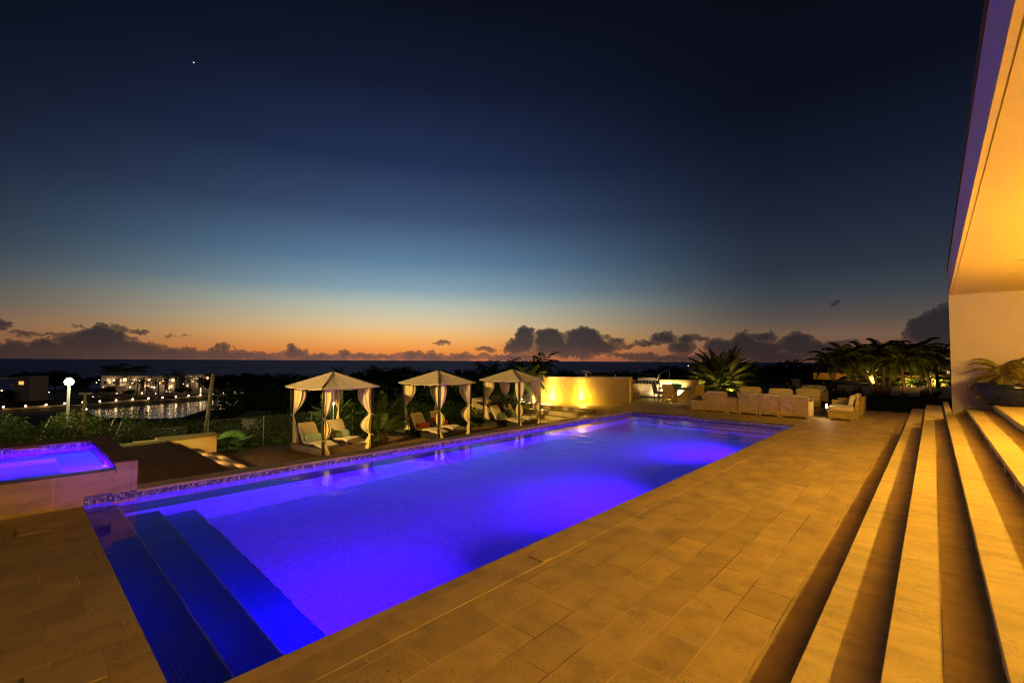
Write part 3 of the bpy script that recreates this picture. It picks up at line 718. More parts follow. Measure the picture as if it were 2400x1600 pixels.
def make_lounger(t, y, label):
    L = thing('sun_lounger', label, 'lounger', local(t, (0, y, .05)), t.rotation_euler[2], 'sun loungers inside the cabanas')
    # profile in x-z (foot at +x)
    pr = [(.74, .115), (.42, .15), (.28, .185), (-.05, .15), (-.28, .155), (-.62, .66)]
    W = .27; th = .065
    m = MB()
    pts = []
    for (a, b), (c, e) in zip(pr, pr[1:]):
        for s_ in range(6): pts.append((a+(c-a)*s_/6, b+(e-b)*s_/6))
    pts.append(pr[-1])
    n = len(pts); ring = 12
    for i, (px_, pz) in enumerate(pts):
        a = pts[max(0, i-1)]; b = pts[min(n-1, i+1)]; dx, dz = b[0]-a[0], b[1]-a[1]; l_ = math.hypot(dx, dz); nx_, nz_ = -dz/l_, dx/l_
        if nz_ < 0: nx_, nz_ = -nx_, -nz_
        e_ = .55 if i in (0, n-1) else (1.0 if (i % 6) else .9)
        for k in range(ring):
            th_ = 2*PI*k/ring; cw = math.copysign(abs(math.cos(th_))**.35, math.cos(th_)); sw = math.copysign(abs(math.sin(th_))**.6, math.sin(th_))
            wv = W*cw*(1 if e_ > .8 else .9); tv = th/2*(1+sw*e_)
            m.v.append((px_+nx_*tv, wv, pz+nz_*tv))
    m.f = [(i*ring+k, i*ring+(k+1) % ring, (i+1)*ring+(k+1) % ring, (i+1)*ring+k) for i in range(n-1) for k in range(ring)]+[tuple(range(ring)), tuple((n-1)*ring+k for k in reversed(range(ring)))]
    m.build('mattress', 'cushion', L, True)
    f = MB()
    for s_ in (-1, 1): f.tube([(a, s_*(W-.01), b-.012) for a, b in pr], .014, 6)
    f.tube([(-.5, -W+.02, .48), (-.58, -W+.02, .02)], .009, 5); f.tube([(-.5, W-.02, .48), (-.58, W-.02, .02)], .009, 5)
    f.build('frame', 'wood_dark', L)
    for xx in (.6, -.25):
        for s_ in (-1, 1): MB().tube([(xx, s_*(W-.03), 0), (xx, s_*(W-.03), .12)], .014, 6).build('leg', 'wood_dark', L)
    return L
def make_table(t, y, label, dish, dlabel, pieces):
    q = thing('side_table', label, 'table', local(t, (-.2, y, .05)), t.rotation_euler[2])
    MB().lathe([(.20, .33), (.205, .34), (.205, .355), (.19, .36)], 20).build('tabletop', 'wood_dark', q)
    for a in (0, PI/2): MB().tube([(.17*math.cos(a), .17*math.sin(a), 0), (-.15*math.cos(a), -.15*math.sin(a), .33)], .015, 6).build('leg', 'wood_dark', q); MB().tube([(-.17*math.cos(a), -.17*math.sin(a), 0), (.15*math.cos(a), .15*math.sin(a), .33)], .015, 6).build('leg', 'wood_dark', q)
    b = MB().lathe([(.08, 0), (.15, .03), (.155, .05), (.14, .055), (.13, .07), (.145, .09), (.125, .125), (.10, .13), (.10, .09)], 20)
    tag(b.build('towel_roll' if dish == 'x' else 'lidded_bowl', dish, None, True, loc=local(t, (-.2, y, .411)), rz=0), dlabel, 'bowl')
CAB = [(-12.64, 6.22, math.radians(5), 'wicker_brown', 'pillow_green', 'green'), (-12.45, 9.83, math.radians(6), 'wicker_black', 'pillow_red', 'red'), (-12.42, 13.55, math.radians(8), 'wicker_black', 'pillow_teal', 'teal')]
LAB = ['canvas cabana on a brown wicker platform, nearest the spa', 'canvas cabana with red bolster pillows, the middle one', 'canvas cabana nearest the palm planter and curved wall']
for i, (cx, cyy, rz, wk, pm, cn) in enumerate(CAB):
    t = make_cabana(LAB[i], cx, cyy, rz, wk, pm, 11+i)
    where = ['brown wicker cabana nearest the spa', 'middle cabana with red pillows', 'cabana nearest the palm planter'][i]
    for s_, yy in (('left', -.44), ('right', .44)):
        make_lounger(t, yy, 'cream cushioned lounger, the %s one in the %s' % (s_, where))
        tl = Matrix.Translation(Vector(local(t, (-.20 if cn != 'red' else -.24, yy+.02, .345))))@Matrix.Rotation(rz, 4, 'Z')@Matrix.Rotation(math.radians(-22), 4, 'Y')
        m = MB()
        if cn == 'red':
            T2 = Matrix.Rotation(PI/2, 4, 'X'); mm = MB().lathe([(.01, -.25), (.07, -.25), (.08, -.22), (.08, .22), (.07, .25), (.01, .25)], 18); m.add([T2@Vector(v) for v in mm.v], mm.f)
        else: m.cushion((0, 0, 0), (.055, .24, .11), .55, 20)
        o = m.build('pillow', pm, None, True); o.matrix_world = tl
        tag(o, '%s pillow resting on the %s lounger of the %s' % ({'green': 'pale green', 'red': 'red bolster', 'teal': 'dull teal'}[cn], s_, where), 'pillow')
    make_table(t, .02, 'small dark side table between the loungers of the ' + where, ['teal_glaze', 'red_glaze', 'teal_glaze'][i], ['teal', 'dark red', 'greenish'][i]+' stacked bowl on the side table of the '+where, 3)

# floodlight pillar (outside the picture, left) that lights the cabanas
fl = thing('flood_light', 'warm flood light on a tall mast behind the spa', 'light', (-7.6, -10, 0))
MB().tube([(0, 0, -1.0), (0, 0, 6.0)], .05, 10).build('mast', 'post_metal', fl)
Bx(-.16, -.08, 6.0, .16, .06, 6.22).build('housing', 'post_metal', fl); Bx(-.13, .061, 6.02, .13, .07, 6.20).build('lens', 'lamp_glow_hot', fl)
FLOOD = lamp('SPOT', (0, .14, 6.1), 20000, (1, .66, .18), fl, .12, (-4.95, 20.14, .55), 15.6, .3)
lamp('SPOT', (.2, .14, 6.1), 14000, (.9, 1, .42), fl, .12, (-7.25, 14.35, -.75), 6.2, .6)
lamp('SPOT', (-.2, .14, 6.1), 26000, (.95, .86, .22), fl, .12, (-12.5, 20.5, 1.2), 25, .7)
lamp('SPOT', (-.2, .14, 3.5), 9000, (.9, .85, .30), fl, .12, (-20.5, 12.5, -3.6), 38, .5)

# ------------------------------------------------------------------ kitchen: curved wall, counters, grills
def arc(pts, n=24):   # smooth Catmull-Rom through the points
    P_ = [Vector(p) for p in pts]; P_ = [2*P_[0]-P_[1]]+P_+[2*P_[-1]-P_[-2]]; o = []
    for i in range(1, len(P_)-2):
        for k in range(n):
            t_ = k/n; a, b, c, e = P_[i-1:i+3]
            o.append(.5*((2*b)+(-a+c)*t_+(2*a-5*b+4*c-e)*t_*t_+(-a+3*b-3*c+e)*t_**3))
    o.append(P_[-2]); return o
line = arc([(-13.9, 16.95, 0), (-13.0, 16.92, 0), (-11.95, 17.4, 0), (-11.1, 18.35, 0), (-10.45, 19.45, 0)], 6)
def wallband(line, off0, off1, z0, z1):
    m = MB(); n = len(line); A = []; B = []
    for i, p in enumerate(line):
        d_ = (line[min(i+1, n-1)]-line[max(i-1, 0)]).normalized(); nn = Vector((-d_.y, d_.x, 0))
        A.append(p+nn*off0); B.append(p+nn*off1)
    poly = A+B[::-1]; vs = [(q.x, q.y, z0) for q in poly]+[(q.x, q.y, z1) for q in poly]; k = len(poly)
    fs = [(i, (i+1) % k, k+(i+1) % k, k+i) for i in range(k)]
    for i in range(n-1): fs += [(k+i, k+i+1, k+k-2-i, k+k-1-i), (i+1, i, k-1-i, k-2-i)]
    return m.add(vs, fs)
cw = thing('curved_wall', 'curved pebble-textured wall lit from below on the far terrace', 'wall')
wallband(line, 0, .2, 0, 1.08).build('wall_face', 'pebbledash', cw)
wallband(line, -.03, .24, 1.082, 1.19).build('cap', 'trav_wall_xz', cw)
e0 = line[-1]; Bx(e0.x-.12, e0.y+.01, 0, e0.x+.10, e0.y+.14, 1.19).build('end_pier', 'trav_wall_yz', cw)
for fx, lab in ((6, 'spotlight at the foot of the curved wall, left'), (13, 'spotlight at the foot of the curved wall, middle')):
    p = line[fx]; d_ = (line[fx+1]-line[fx-1]).normalized(); nn = Vector((-d_.y, d_.x, 0)); q = p-nn*.09
    u = thing('wall_uplight', 'small ground '+lab, 'light', (q.x, q.y, 0))
    MB().lathe([(.04, 0), (.05, .04), (.04, .045), (.01, .045)], 12).build('housing', 'post_metal', u)
    lamp('SPOT', (0, 0, .06), 420, (1, .66, .09), u, .02, tuple(nn*.28+Vector((0, 0, 1.0))), 64, 1.0); lamp('SPOT', (0, 0, .06), 900, (1, .76, .18), u, .02, tuple(nn*.085+Vector((0, 0, 1.0))), 24, 1.0); lamp('POINT', tuple(-nn*.25+Vector((0, 0, .25))), 75, (1, .64, .07), u, .05)
# back counter, aligned to face the terrace
gp = Vector((-11.15, 22.75, 0)); ga = math.atan2(-1.0, 2.9)+.0
KX = Vector((math.cos(math.radians(6)), math.sin(math.radians(6)), 0))
kit = thing('kitchen_counter', 'outdoor kitchen counter of pale stone around the grill', 'counter', (gp.x, gp.y, 0), math.radians(8))
Bx(-2.6, .12, 0, -.62, .75, .84).build('cabinet', 'trav_wall_xz', kit)
Bx(.62, .12, 0, 2.35, .75, .84).build('cabinet', 'trav_wall_xz', kit)
Bx(-2.65, .06, .84, -.615, .8, .90).build('worktop', 'trav_coping', kit, bevel=.006)
Bx(.615, .06, .84, 2.4, .8, .98).build('worktop', 'trav_coping', kit, bevel=.006)
Bx(-.95, .105, .10, -.71, .1185, .80).build('recessed_panel', 'white_paint', kit)
Bx(-.62, .5, 0, .62, .8, .80).build('back_panel', 'trav_wall_xz', kit)
for a in (-.83, 1.0, 1.5):
    lamp('SPOT', (a, -.12, .03), 380, (1, .78, .34), kit, .02, (a, .06, .7), 85, .9)
lamp('SPOT', (-.42, -.40, .05), 260, (1, .74, .32), kit, .03, (-.40, .0, .6), 110, .8); lamp('SPOT', (.75, -.50, .05), 260, (1, .74, .32), kit, .03, (.3, .0, .8), 110, .8)
def make_grill(label, loc, rz, cart=True):
    g = thing('barbecue_grill', label, 'grill', loc, rz)
    if cart:
        Bx(-.56, 0, .08, .56, .5, .74).build('cabinet', 'steel', g, bevel=.006)
        for a, b in ((-.54, -.20), (.20, .54)):
            dr = Bx(a, -.016, .12, b, -.001, .70).build('door', 'steel', g, bevel=.004); MB().tube([(a+.05, -.04, .62), (b-.05, -.04, .62)], .010, 6).build('handle', 'steel', dr)
        for a, b in ((.12, .38), (.40, .55), (.57, .70)):
            dr = Bx(-.185, -.016, a, .185, -.001, b).build('drawer', 'steel', g, bevel=.004); MB().tube([(-.12, -.04, b-.05), (.12, -.04, b-.05)], .008, 6).build('handle', 'steel', dr)
        Bx(-.54, .02, .0, .54, .46, .08).build('base', 'steel_dark', g)
    pn = MB(); pn.add([(-.60, -.10, .76), (.60, -.10, .76), (.60, -.02, .90), (-.60, -.02, .90), (-.60, .5, .76), (.60, .5, .76), (.60, .5, .90), (-.60, .5, .90)], [(0, 1, 2, 3), (1, 5, 6, 2), (5, 4, 7, 6), (4, 0, 3, 7), (3, 2, 6, 7), (4, 5, 1, 0)])
    pn.build('control_panel', 'steel_dark', g, bevel=.005)
    for i in range(6):
        MB().tube([(-.45+i*.18, -.10, .825), (-.45+i*.18, -.055-.005, .835)], .024, 10).build('knob', 'steel', g)
    # hood: side profile extruded
    pr = [(0, .90), (-.02, .98), (0, 1.08), (.06, 1.18), (.16, 1.25), (.30, 1.27), (.44, 1.24), (.5, 1.12), (.5, .90)]
    m = MB(); n = len(pr)
    m.v = [(-.52, a, b) for a, b in pr]+[(.52, a, b) for a, b in pr]; m.f = [(i, i+1, n+i+1, n+i) for i in range(n-1)]
    m.build('hood', 'steel_dark', g, True)
    for s_ in (-1, 1):
        c = MB(); c.v = [(s_*.52, a, b) for a, b in pr]+[(s_*.55, a, b) for a, b in pr]; c.f = [tuple(range(n)), tuple(range(2*n-1, n-1, -1))]+[(i, (i+1) % n, n+(i+1) % n, n+i) for i in range(n)]
        c.build('hood_side', 'steel', g)
    Bx(-.52, -.035, .90, .52, -.018, 1.03).build('hood_lip', 'steel', g, bevel=.004)
    MB().tube([(-.42, -.09, 1.06), (.42, -.09, 1.06)], .013, 8).build('handle', 'steel', g)
    MB().lathe([(.045, 0), (.045, .012), (.03, .014), (.01, .014)], 16, (0, 0, 0)).build('thermometer', 'steel', g, loc=(0, .05, 1.17))
    return g
make_grill('large stainless barbecue grill in the counter behind the dining table', (gp.x, gp.y+.0, 0), math.radians(8))
p = atd(1400, 882, 24)
g2 = make_grill('second grill whose dark hood rises behind the curved wall', (p.x, p.y, .06), math.radians(46), False)
Bx(-1.6, -.15, .12, 2.2, .75, .86).build('grill_counter', 'trav_wall_xz', None, loc=(p.x, p.y, -.12), rz=math.radians(46))
tag(bpy.data.objects['grill_counter'], 'stone counter under the second grill behind the curved wall', 'counter')
def faucet(label, base, h, reach, drop):
    f = MB(); f.tube([(0, 0, 0), (0, 0, h)]+[(reach*k/5, 0, h+math.sin(k/5*PI)*.06-(drop*k/5)) for k in range(1, 6)], .02, 7)
    f.lathe([(.03, 0), (.03, .03), (.015, .04)], 10)
    return tag(f.build('tap', 'steel', None, True, loc=base), label, 'tap')
p = atd(1569, 891, 24); faucet('tall bent metal lamp arm right of the main grill', (p.x, p.y, .98), .48, -.48, .20)
p = atd(1364, 884, 23.5); q = faucet('gooseneck tap above the left part of the curved wall', (p.x, p.y, 1.0), .42, .52, .18); q.rotation_euler[2] = .8
p = atd(1442, 883, 23.0); tag(MB().tube([(0, 0, 0), (0, 0, .22)], .018, 8).lathe([(.03, .22), (.03, .25), (.01, .26)], 10).build('short_post', 'steel', loc=(p.x, p.y, 1.0)), 'short metal post above the curved wall, left of the main grill', 'tap')

# planter with the floodlit palm
pw = thing('stone_planter', 'low pale stone planter around the floodlit palm', 'planter')
Bx(-15.4, 15.72, -1.4, -12.96, 15.95, -.06).build('front_panel', 'trav_wall_xz', pw)
d = MB().prism([(-12.96, 15.72), (-12.70, 15.72), (-12.55, 16.6), (-12.9, 16.9)], -1.2, -.055); d.build('side_panel', 'trav_wall_xz', pw)
Bx(-15.4, 15.96, -1.2, -12.97, 16.7, .006).build('soil_bed', 'soil', pw)

# ------------------------------------------------------------------ vegetation builders
def frond_mesh(m, base, azi, e0, L, droop, ll, nl, w=.022, vee=.5, rr=R_, rach=.012, fan_=1.0):
    pts = []; p = Vector(base); e = e0; n = 12
    dirh = Vector((math.cos(azi), math.sin(azi), 0)); side = Vector((-math.sin(azi), math.cos(azi), 0))
    for i in range(n+1):
        pts.append(p.copy()); e_ = e0-droop*(i/n)**1.4; p = p+(dirh*math.cos(e_)+Vector((0, 0, 1))*math.sin(e_))*(L/n)
    m.tube(pts, [rach*(1-.8*i/n) for i in range(n+1)], 3, False)
    for k in range(nl):
        f = .12+.88*k/(nl-1); x_ = f*n; i = min(int(x_), n-1); q = pts[i].lerp(pts[i+1], x_-i); tg = (pts[i+1]-pts[i]).normalized()
        nrm = side.cross(tg).normalized()
        lw = ll*(math.sin(PI*min(1, f*.85+.12))**.6)*(1 if f < .9 else .7)*rr.uniform(.85, 1.1)
        for s_ in (-1, 1):
            dd = (side*s_*.8+tg*(.55+.5*f)-nrm*rr.uniform(.0, .25)*-1*vee+Vector((0, 0, -.28*fan_))*rr.uniform(.5, 1.3)).normalized()
            tip = q+dd*lw+Vector((0, 0, -lw*.18*fan_)); mid = q+dd*lw*.5
            wv = tg*w
            m.add([q-wv*.4, mid-wv, tip, mid+wv, q+wv*.4], [(0, 1, 2), (0, 2, 4), (4, 2, 3)])
def palm_crown(n, L, ll, nl, e_hi=1.35, e_lo=-.2, droop=(1.0, 1.7), seed=1, w=.02, base_r=.08, rach=.014, fan_=1.0):
    rr = random.Random(seed); m = MB()
    for i in range(n):
        azi = i*2.399+rr.uniform(-.25, .25); f = i/(n-1)
        e0 = e_hi+(e_lo-e_hi)*f+rr.uniform(-.12, .12)
        frond_mesh(m, (base_r*math.cos(azi), base_r*math.sin(azi), rr.uniform(-.05, .05)), azi, e0, L*rr.uniform(.82, 1.08), rr.uniform(*droop), ll, nl, w, rr=rr, rach=rach, fan_=fan_)
    return m
def trunk_mesh(pts, r0, r1, rings=26, rough=.12, seed=0, n=10):
    P_ = arc(pts, max(2, rings//max(1, len(pts)-1))); k = len(P_); rr = random.Random(seed)
    rs = [(r0+(r1-r0)*i/(k-1))*(1+rough*(.5 if i % 2 else -.5)+rr.uniform(-.03, .03)) for i in range(k)]
    return MB().tube(P_, rs, n)
def fan_crown(n, L, lr, seed=1, e_hi=1.3, e_lo=-.1, seg=26):
    rr = random.Random(seed); m = MB()
    for i in range(n):
        azi = i*2.399+rr.uniform(-.3, .3); e0 = e_hi+(e_lo-e_hi)*i/(n-1)
        dh = Vector((math.cos(azi), math.sin(azi), 0)); dr = (dh*math.cos(e0)+Vector((0, 0, math.sin(e0)))).normalized()
        tip = dr*L*rr.uniform(.85, 1.1); m.tube([(0, 0, 0), tip*.5+Vector((0, 0, .03)), tip], .012, 4, False)
        side = Vector((-math.sin(azi), math.cos(azi), 0)); fw = (dr*.75+dh*.4+Vector((0, 0, -.25))).normalized(); nr = side.cross(fw)
        for k in range(seg):
            a = -2.3+4.6*k/(seg-1); l_ = lr*(1-.22*abs(a)/2.3)*rr.uniform(.94, 1.04)
            d_ = fw*math.cos(a)+side*math.sin(a); pv = d_.cross(nr).normalized()
            mid = tip+d_*l_*.62+nr*.03; end = tip+d_*l_-Vector((0, 0, l_*.16))
            wd = lr*.072
            m.add([tip, mid-pv*wd, end, mid+pv*wd, mid+nr*-.025], [(0, 1, 4), (0, 4, 3), (1, 2, 4), (4, 2, 3)])
    return m
def leaf_crown(blobs, nleaf, size, seed=1, flat=.8):
    rr = random.Random(seed); m = MB()
    tot = sum(b[3]**2 for b in blobs)
    for (cx, c_y, cz, br) in blobs:
        for _ in range(int(nleaf*br*br/tot)):
            u = Vector((rr.gauss(0, 1), rr.gauss(0, 1), rr.gauss(0, 1))).normalized()*br*(rr.random()**.38)
            p = Vector((cx, c_y, cz))+Vector((u.x, u.y, u.z*flat))
            a = Vector((rr.gauss(0, 1), rr.gauss(0, 1), rr.gauss(0, .6))).normalized(); b = a.cross(Vector((rr.gauss(0, 1), rr.gauss(0, 1), rr.gauss(0, 1)))).normalized()
            s_ = size*rr.uniform(.6, 1.3)
            m.add([p-a*s_, p-b*s_*.45, p+a*s_, p+b*s_*.45], [(0, 1, 2, 3)])
    return m
def blobs_for(W, H_, n, seed, base=.45):
    rr = random.Random(seed); o = []
    for i in range(n):
        a = rr.uniform(0, 2*PI); r_ = W*.5*math.sqrt(rr.random())*.95; z_ = H_*(base+(1-base)*rr.random()*(1-(r_/(W*.56))**2*.55))
        o.append((r_*math.cos(a), r_*math.sin(a), z_, W*rr.uniform(.11, .2)))
    return o
def tree_trunk(W, H_, seed, r=.14, nb=7, base=.45):
    rr = random.Random(seed); m = MB(); top = H_*(base+.12)
    m.tube([(0, 0, -.8), (.05*W*rr.uniform(-1, 1), .05*W*rr.uniform(-1, 1), H_*.25), (rr.uniform(-.06, .06)*W, rr.uniform(-.06, .06)*W, top)], [r*1.2, r, r*.7], 7)
    for i in range(nb):
        a = i*2.4+rr.uniform(-.3, .3); l_ = W*rr.uniform(.25, .42); z0 = H_*rr.uniform(.2, base)
        m.tube([(0, 0, z0), (l_*.45*math.cos(a), l_*.45*math.sin(a), z0+H_*.16), (l_*math.cos(a), l_*math.sin(a), H_*rr.uniform(base+.05, .88))], [r*.55, r*.35, r*.1], 5)
    return m

# unit tree prototypes (kept as mesh data; instances share them)
def proto(fn, matn, name, smooth=False):
    m = fn; me = bpy.data.meshes.new(name); me.from_pydata(m.v, [], m.f); me.materials.append(MATS[matn])
    if smooth: me.polygons.foreach_set('use_smooth', [True]*len(me.polygons))
    return me
def place(me, name, parent, scale=(1, 1, 1), loc=(0, 0, 0), rz=0):
    o = bpy.data.objects.new(name, me); col.objects.link(o); o.parent = parent; o.scale = scale; o.location = loc; o.rotation_euler[2] = rz; return o
TREES = {}
for k, (W, H_, nb, nl, s_, mt, base, fl_) in dict(
        bushy=(4.6, 4.2, 26, 8500, .062, 'leaf_green', .35, .75), bushy_b=(5.2, 3.8, 30, 8500, .062, 'leaf_green', .3, .7), loose=(5.0, 5.0, 15, 2800, .09, 'leaf_green', .45, .6),
        dark=(8, 7, 30, 3600, .24, 'leaf_dark', .3, .75), dark_b=(10, 6, 36, 3600, .26, 'leaf_dark', .3, .6), tall=(6, 9, 24, 3000, .24, 'leaf_dark', .3, .9),
        pine=(12, 9, 26, 3200, .22, 'leaf_dark', .55, .28)).items():
    sd_ = sum(map(ord, k))
    TREES[k] = (proto(leaf_crown(blobs_for(W, H_, nb, sd_, base), nl, s_, sd_, fl_), mt, k+'_crown'), proto(tree_trunk(W, H_, sd_, .11 if mt == 'leaf_green' else .2, 7, base), 'bark_pale' if mt == 'leaf_green' else 'bark', k+'_trunk', True), H_)
TREES['palm_far'] = (proto(palm_crown(15, 2.6, .7, 13, 1.2, -.5, (1.1, 1.9), 5, .06, rach=.03), 'leaf_dark', 'far_palm_crown'), None, 1)
def put_tree(kind, x_, y_, ztop, label, group, name='tree', sc_=None, rz=None, zg=None):
    crown, trunk, H_ = TREES[kind]
    g = gh(x_, y_) if zg is None else zg
    s_ = (ztop-g)/H_ if sc_ is None else sc_
    t = thing(name, label, 'tree', (x_, y_, ztop-s_*H_), R_.uniform(0, 6.28) if rz is None else rz, group)
    place(crown, 'crown', t, (s_*R_.uniform(.95, 1.15) if sc_ is None else s_, s_, s_)); place(trunk, 'trunk', t, (s_, s_, s_))
    return t
def put_palm(x_, y_, zc, s_, label, group=None, name='palm_tree', lean=(0, 0), crown='palm_far', zg=None, tr=.12, matn='bark'):
    g = gh(x_, y_) if zg is None else zg
    t = thing(name, label, 'palm tree', (x_, y_, g), 0, group)
    place(TREES[crown][0], 'crown', t, (s_, s_, s_), (lean[0], lean[1], zc-g), R_.uniform(0, 6))
    trunk_mesh([(0, 0, -.2), (lean[0]*.3, lean[1]*.3, (zc-g)*.45), (lean[0], lean[1], zc-g+.02)], tr, tr*.7, 16, .1, 3, 8).build('trunk', matn, t, True)
    return t

# near-left bushes below the terrace, lit by the street lamp
G1 = 'bushy trees on the slope below the spa'
for (px, py, d_, kind, lab) in ((30, 948, 24, 'loose', 'loose-branched pale tree at the left edge below the shore lamps'), (112, 968, 21, 'bushy_b', 'green bushy tree just left of the white street lamp'), (238, 945, 26, 'bushy', 'green bushy tree right behind the timber mast'),
                           (-40, 975, 18, 'bushy', 'green bushy tree cut by the left edge of the picture'), (178, 985, 18, 'bushy_b', 'low green tree between the two lamp posts'), (300, 985, 24, 'bushy_b', 'round green tree above the right corner of the spa'),
                           (378, 972, 25, 'bushy', 'round green tree left of the leaning pole'), (448, 978, 27, 'bushy_b', 'green bushy tree directly behind the leaning pole'), (320, 1010, 20, 'bushy', 'low bushy tree behind the chain-link fence'),
                           (525, 982, 30, 'bushy', 'green bushy tree behind the fan palm'), (600, 985, 21, 'bushy_b', 'bushy tree left of the brown wicker cabana'), (655, 955, 24, 'bushy', 'leafy tree directly behind the brown wicker cabana'),
                           (715, 950, 27, 'bushy_b', 'leafy tree seen through the brown wicker cabana'), (800, 960, 22, 'bushy', 'dark leafy bush beside the white garden lamp'), (1010, 935, 26, 'bushy_b', 'leafy tree seen through the middle cabana'),
                           (1085, 925, 24, 'bushy', 'leafy tree between the middle and far cabanas'), (920, 925, 30, 'bushy_b', 'leafy tree above the feathery palm, left of the middle cabana'), (1170, 925, 26, 'bushy', 'leafy tree seen through the far cabana')):
    p = atd(px, py, d_); put_tree(kind, p.x, p.y, p.z, lab, G1, 'bushy_tree', sc_=1.0)

# dark trees beyond: individual silhouettes
G2 = 'dark trees on the far slopes'
rows = []
spec = [  # px from, to, step, top y, jitter, depth
    (620, 1160, 46, 872, 7, 95, ('dark', 'dark_b', 'tall')), (880, 1250, 40, 862, 6, 130, ('dark', 'dark_b')), (1160, 1500, 44, 868, 7, 70, ('dark', 'dark_b')), (1420, 1660, 40, 864, 6, 110, ('dark', 'dark_b', 'tall')),
    (1560, 1960, 44, 856, 5, 120, ('dark', 'dark_b', 'tall')), (1700, 2260, 46, 858, 7, 80, ('dark', 'dark_b')), (620, 900, 50, 892, 8, 60, ('dark', 'dark_b')), (500, 660, 34, 874, 6, 175, ('dark_b', 'dark')), (900, 1300, 50, 895, 8, 48, ('dark', 'dark_b')),
    (1300, 1900, 60, 888, 8, 52, ('dark', 'dark_b')), (200, 480, 36, 884, 5, 235, ('dark_b',)), (60, 160, 30, 872, 4, 190, ('dark_b', 'dark')), (1960, 2240, 50, 850, 8, 60, ('dark', 'tall'))]
for (a, b, stp, ty, jit, dep, kinds) in spec:
    px = a
    while px < b:
        d_ = dep*R_.uniform(.88, 1.12); p = atd(px+R_.uniform(-8, 8), ty+R_.uniform(-jit, jit), d_)
        kd = kinds[R_.randrange(len(kinds))]
        g = gh(p.x, p.y); H_ = TREES[kd][2]
        s_ = max(.55, min(1.25, (p.z-g)/H_)) if dep < 150 else .8
        reg = [(230, 'at the left edge beyond the shore lamps'), (480, 'behind the lit white villas'), (660, 'on the far shore by the pole'), (790, 'behind the brown wicker cabana'), (960, 'between two cabana roofs'), (1110, 'behind the middle cabana roof'), (1250, 'behind the far cabana roof'), (1470, 'above the curved wall'), (1600, 'above the main grill'), (1780, 'behind the big date palm'), (1960, 'behind the sofas and gate pillars'), (9999, 'behind the garden palms')]
        rg = [q for lim, q in reg if px < lim][0]
        dn = 'nearest' if dep < 58 else 'middle' if dep < 100 else 'farthest'
        rows.append((px, kd, p, '%s tree, %s dark row %s' % ({'dark': 'round', 'dark_b': 'broad', 'tall': 'tall'}[kd], dn, rg), s_))
        px += stp
seen = {}
for px, kd, p, lab, s_ in sorted(rows, key=lambda q: (q[2].x*RC.x+q[2].y*RC.y)/((q[2]-Vector((0, 0, H0))).dot(FW))):
    seen[lab] = seen.get(lab, 0)+1; tot_ = sum(1 for q in rows if q[3] == lab)
    if tot_ > 1: lab = lab+', '+['', 'first', 'second', 'third', 'fourth', 'fifth', 'sixth', 'seventh', 'eighth'][min(8, seen[lab])]+' from left'
    put_tree(kd, p.x, p.y, p.z, lab, G2, 'dark_tree', sc_=s_)
# wood floor as stuff under the silhouettes
wd = MB(); rr = random.Random(5)
for _ in range(16000):
    px = rr.uniform(560, 2260); d_ = rr.uniform(34, 120)
    p = atd(px, 900, d_); g = gh(p.x, p.y); z_ = g+rr.uniform(.1, 1.5)
    if p.y < 40 and p.x > -19: continue
    if p.y < 62 and p.x > -14: continue
    a = rr.uniform(0, PI); s_ = rr.uniform(.25, .6)*d_/90
    wd.add([(p.x-s_*math.cos(a), p.y-s_*math.sin(a), z_), (p.x, p.y, z_-s_*.6), (p.x+s_*math.cos(a), p.y+s_*math.sin(a), z_+.1), (p.x, p.y, z_+s_*.6)], [(0, 1, 2, 3)])
tag(wd.build('undergrowth', 'leaf_dark'), 'dark undergrowth covering the slopes between the trees', 'undergrowth', kind='stuff')
# named silhouettes
p = atd(296, 848, 190); put_tree('pine', p.x, p.y, p.z, 'tall flat-topped dark tree in front of the lit white villas', None, 'spreading_tree', sc_=1.35)
p = atd(130, 866, 170); put_tree('dark_b', p.x, p.y, p.z, 'round dark tree just left above the white street lamp', None, 'round_tree', sc_=1.3)
p = atd(1232, 840, 75); put_tree('dark', p.x, p.y, p.z, 'large rounded dark tree rising above the far cabana roof', None, 'round_tree', sc_=1.0)
p = atd(1885, 838, 80); put_tree('loose', p.x, p.y, p.z, 'sparse dark tree against the sea right of the big palm', None, 'sparse_tree', sc_=1.1)
p = atd(1838, 838, 90); put_tree('tall', p.x, p.y, p.z, 'windblown dark tree on the horizon, right of the big palm', None, 'windblown_tree', sc_=.7)
p = atd(2215, 800, 58); put_tree('tall', p.x, p.y, p.z, 'tall dark tree beside the villa end wall', None, 'tall_tree', sc_=.9)
for px, py, d_, s_, lab in ((1274, 838, 52, .95, 'dark palm silhouette left of the curved wall'), (884, 865, 90, 1.0, 'small dark palm above the gap right of the brown wicker cabana'), (1130, 852, 95, .9, 'small palm head on the skyline left of the far cabana roof'), (1160, 848, 100, .8, 'taller palm head on the skyline left of the far cabana roof'), (790, 866, 100, .9, 'small palm just behind the peak of the brown wicker cabana'), (1850, 880, 60, .9, 'faint palm behind the sofas')):
    p = atd(px, py, d_); put_palm(p.x, p.y, p.z-.8, s_, lab, None, 'palm_silhouette')

# ------------------------------------------------------------------ feature palms
def feature_palm(name, label, x_, y_, zg, crown, trunk_pts, r0, r1, leaf='leaf_palm', crown_off=None):
    t = thing(name, label, 'palm tree', (x_, y_, zg))
    trunk_mesh(trunk_pts, r0, r1, 24, .16, 4, 12).build('trunk', 'bark_pale', t, True)
    e = trunk_pts[-1] if crown_off is None else crown_off
    crown.build('crown', leaf, t, loc=e)
    return t
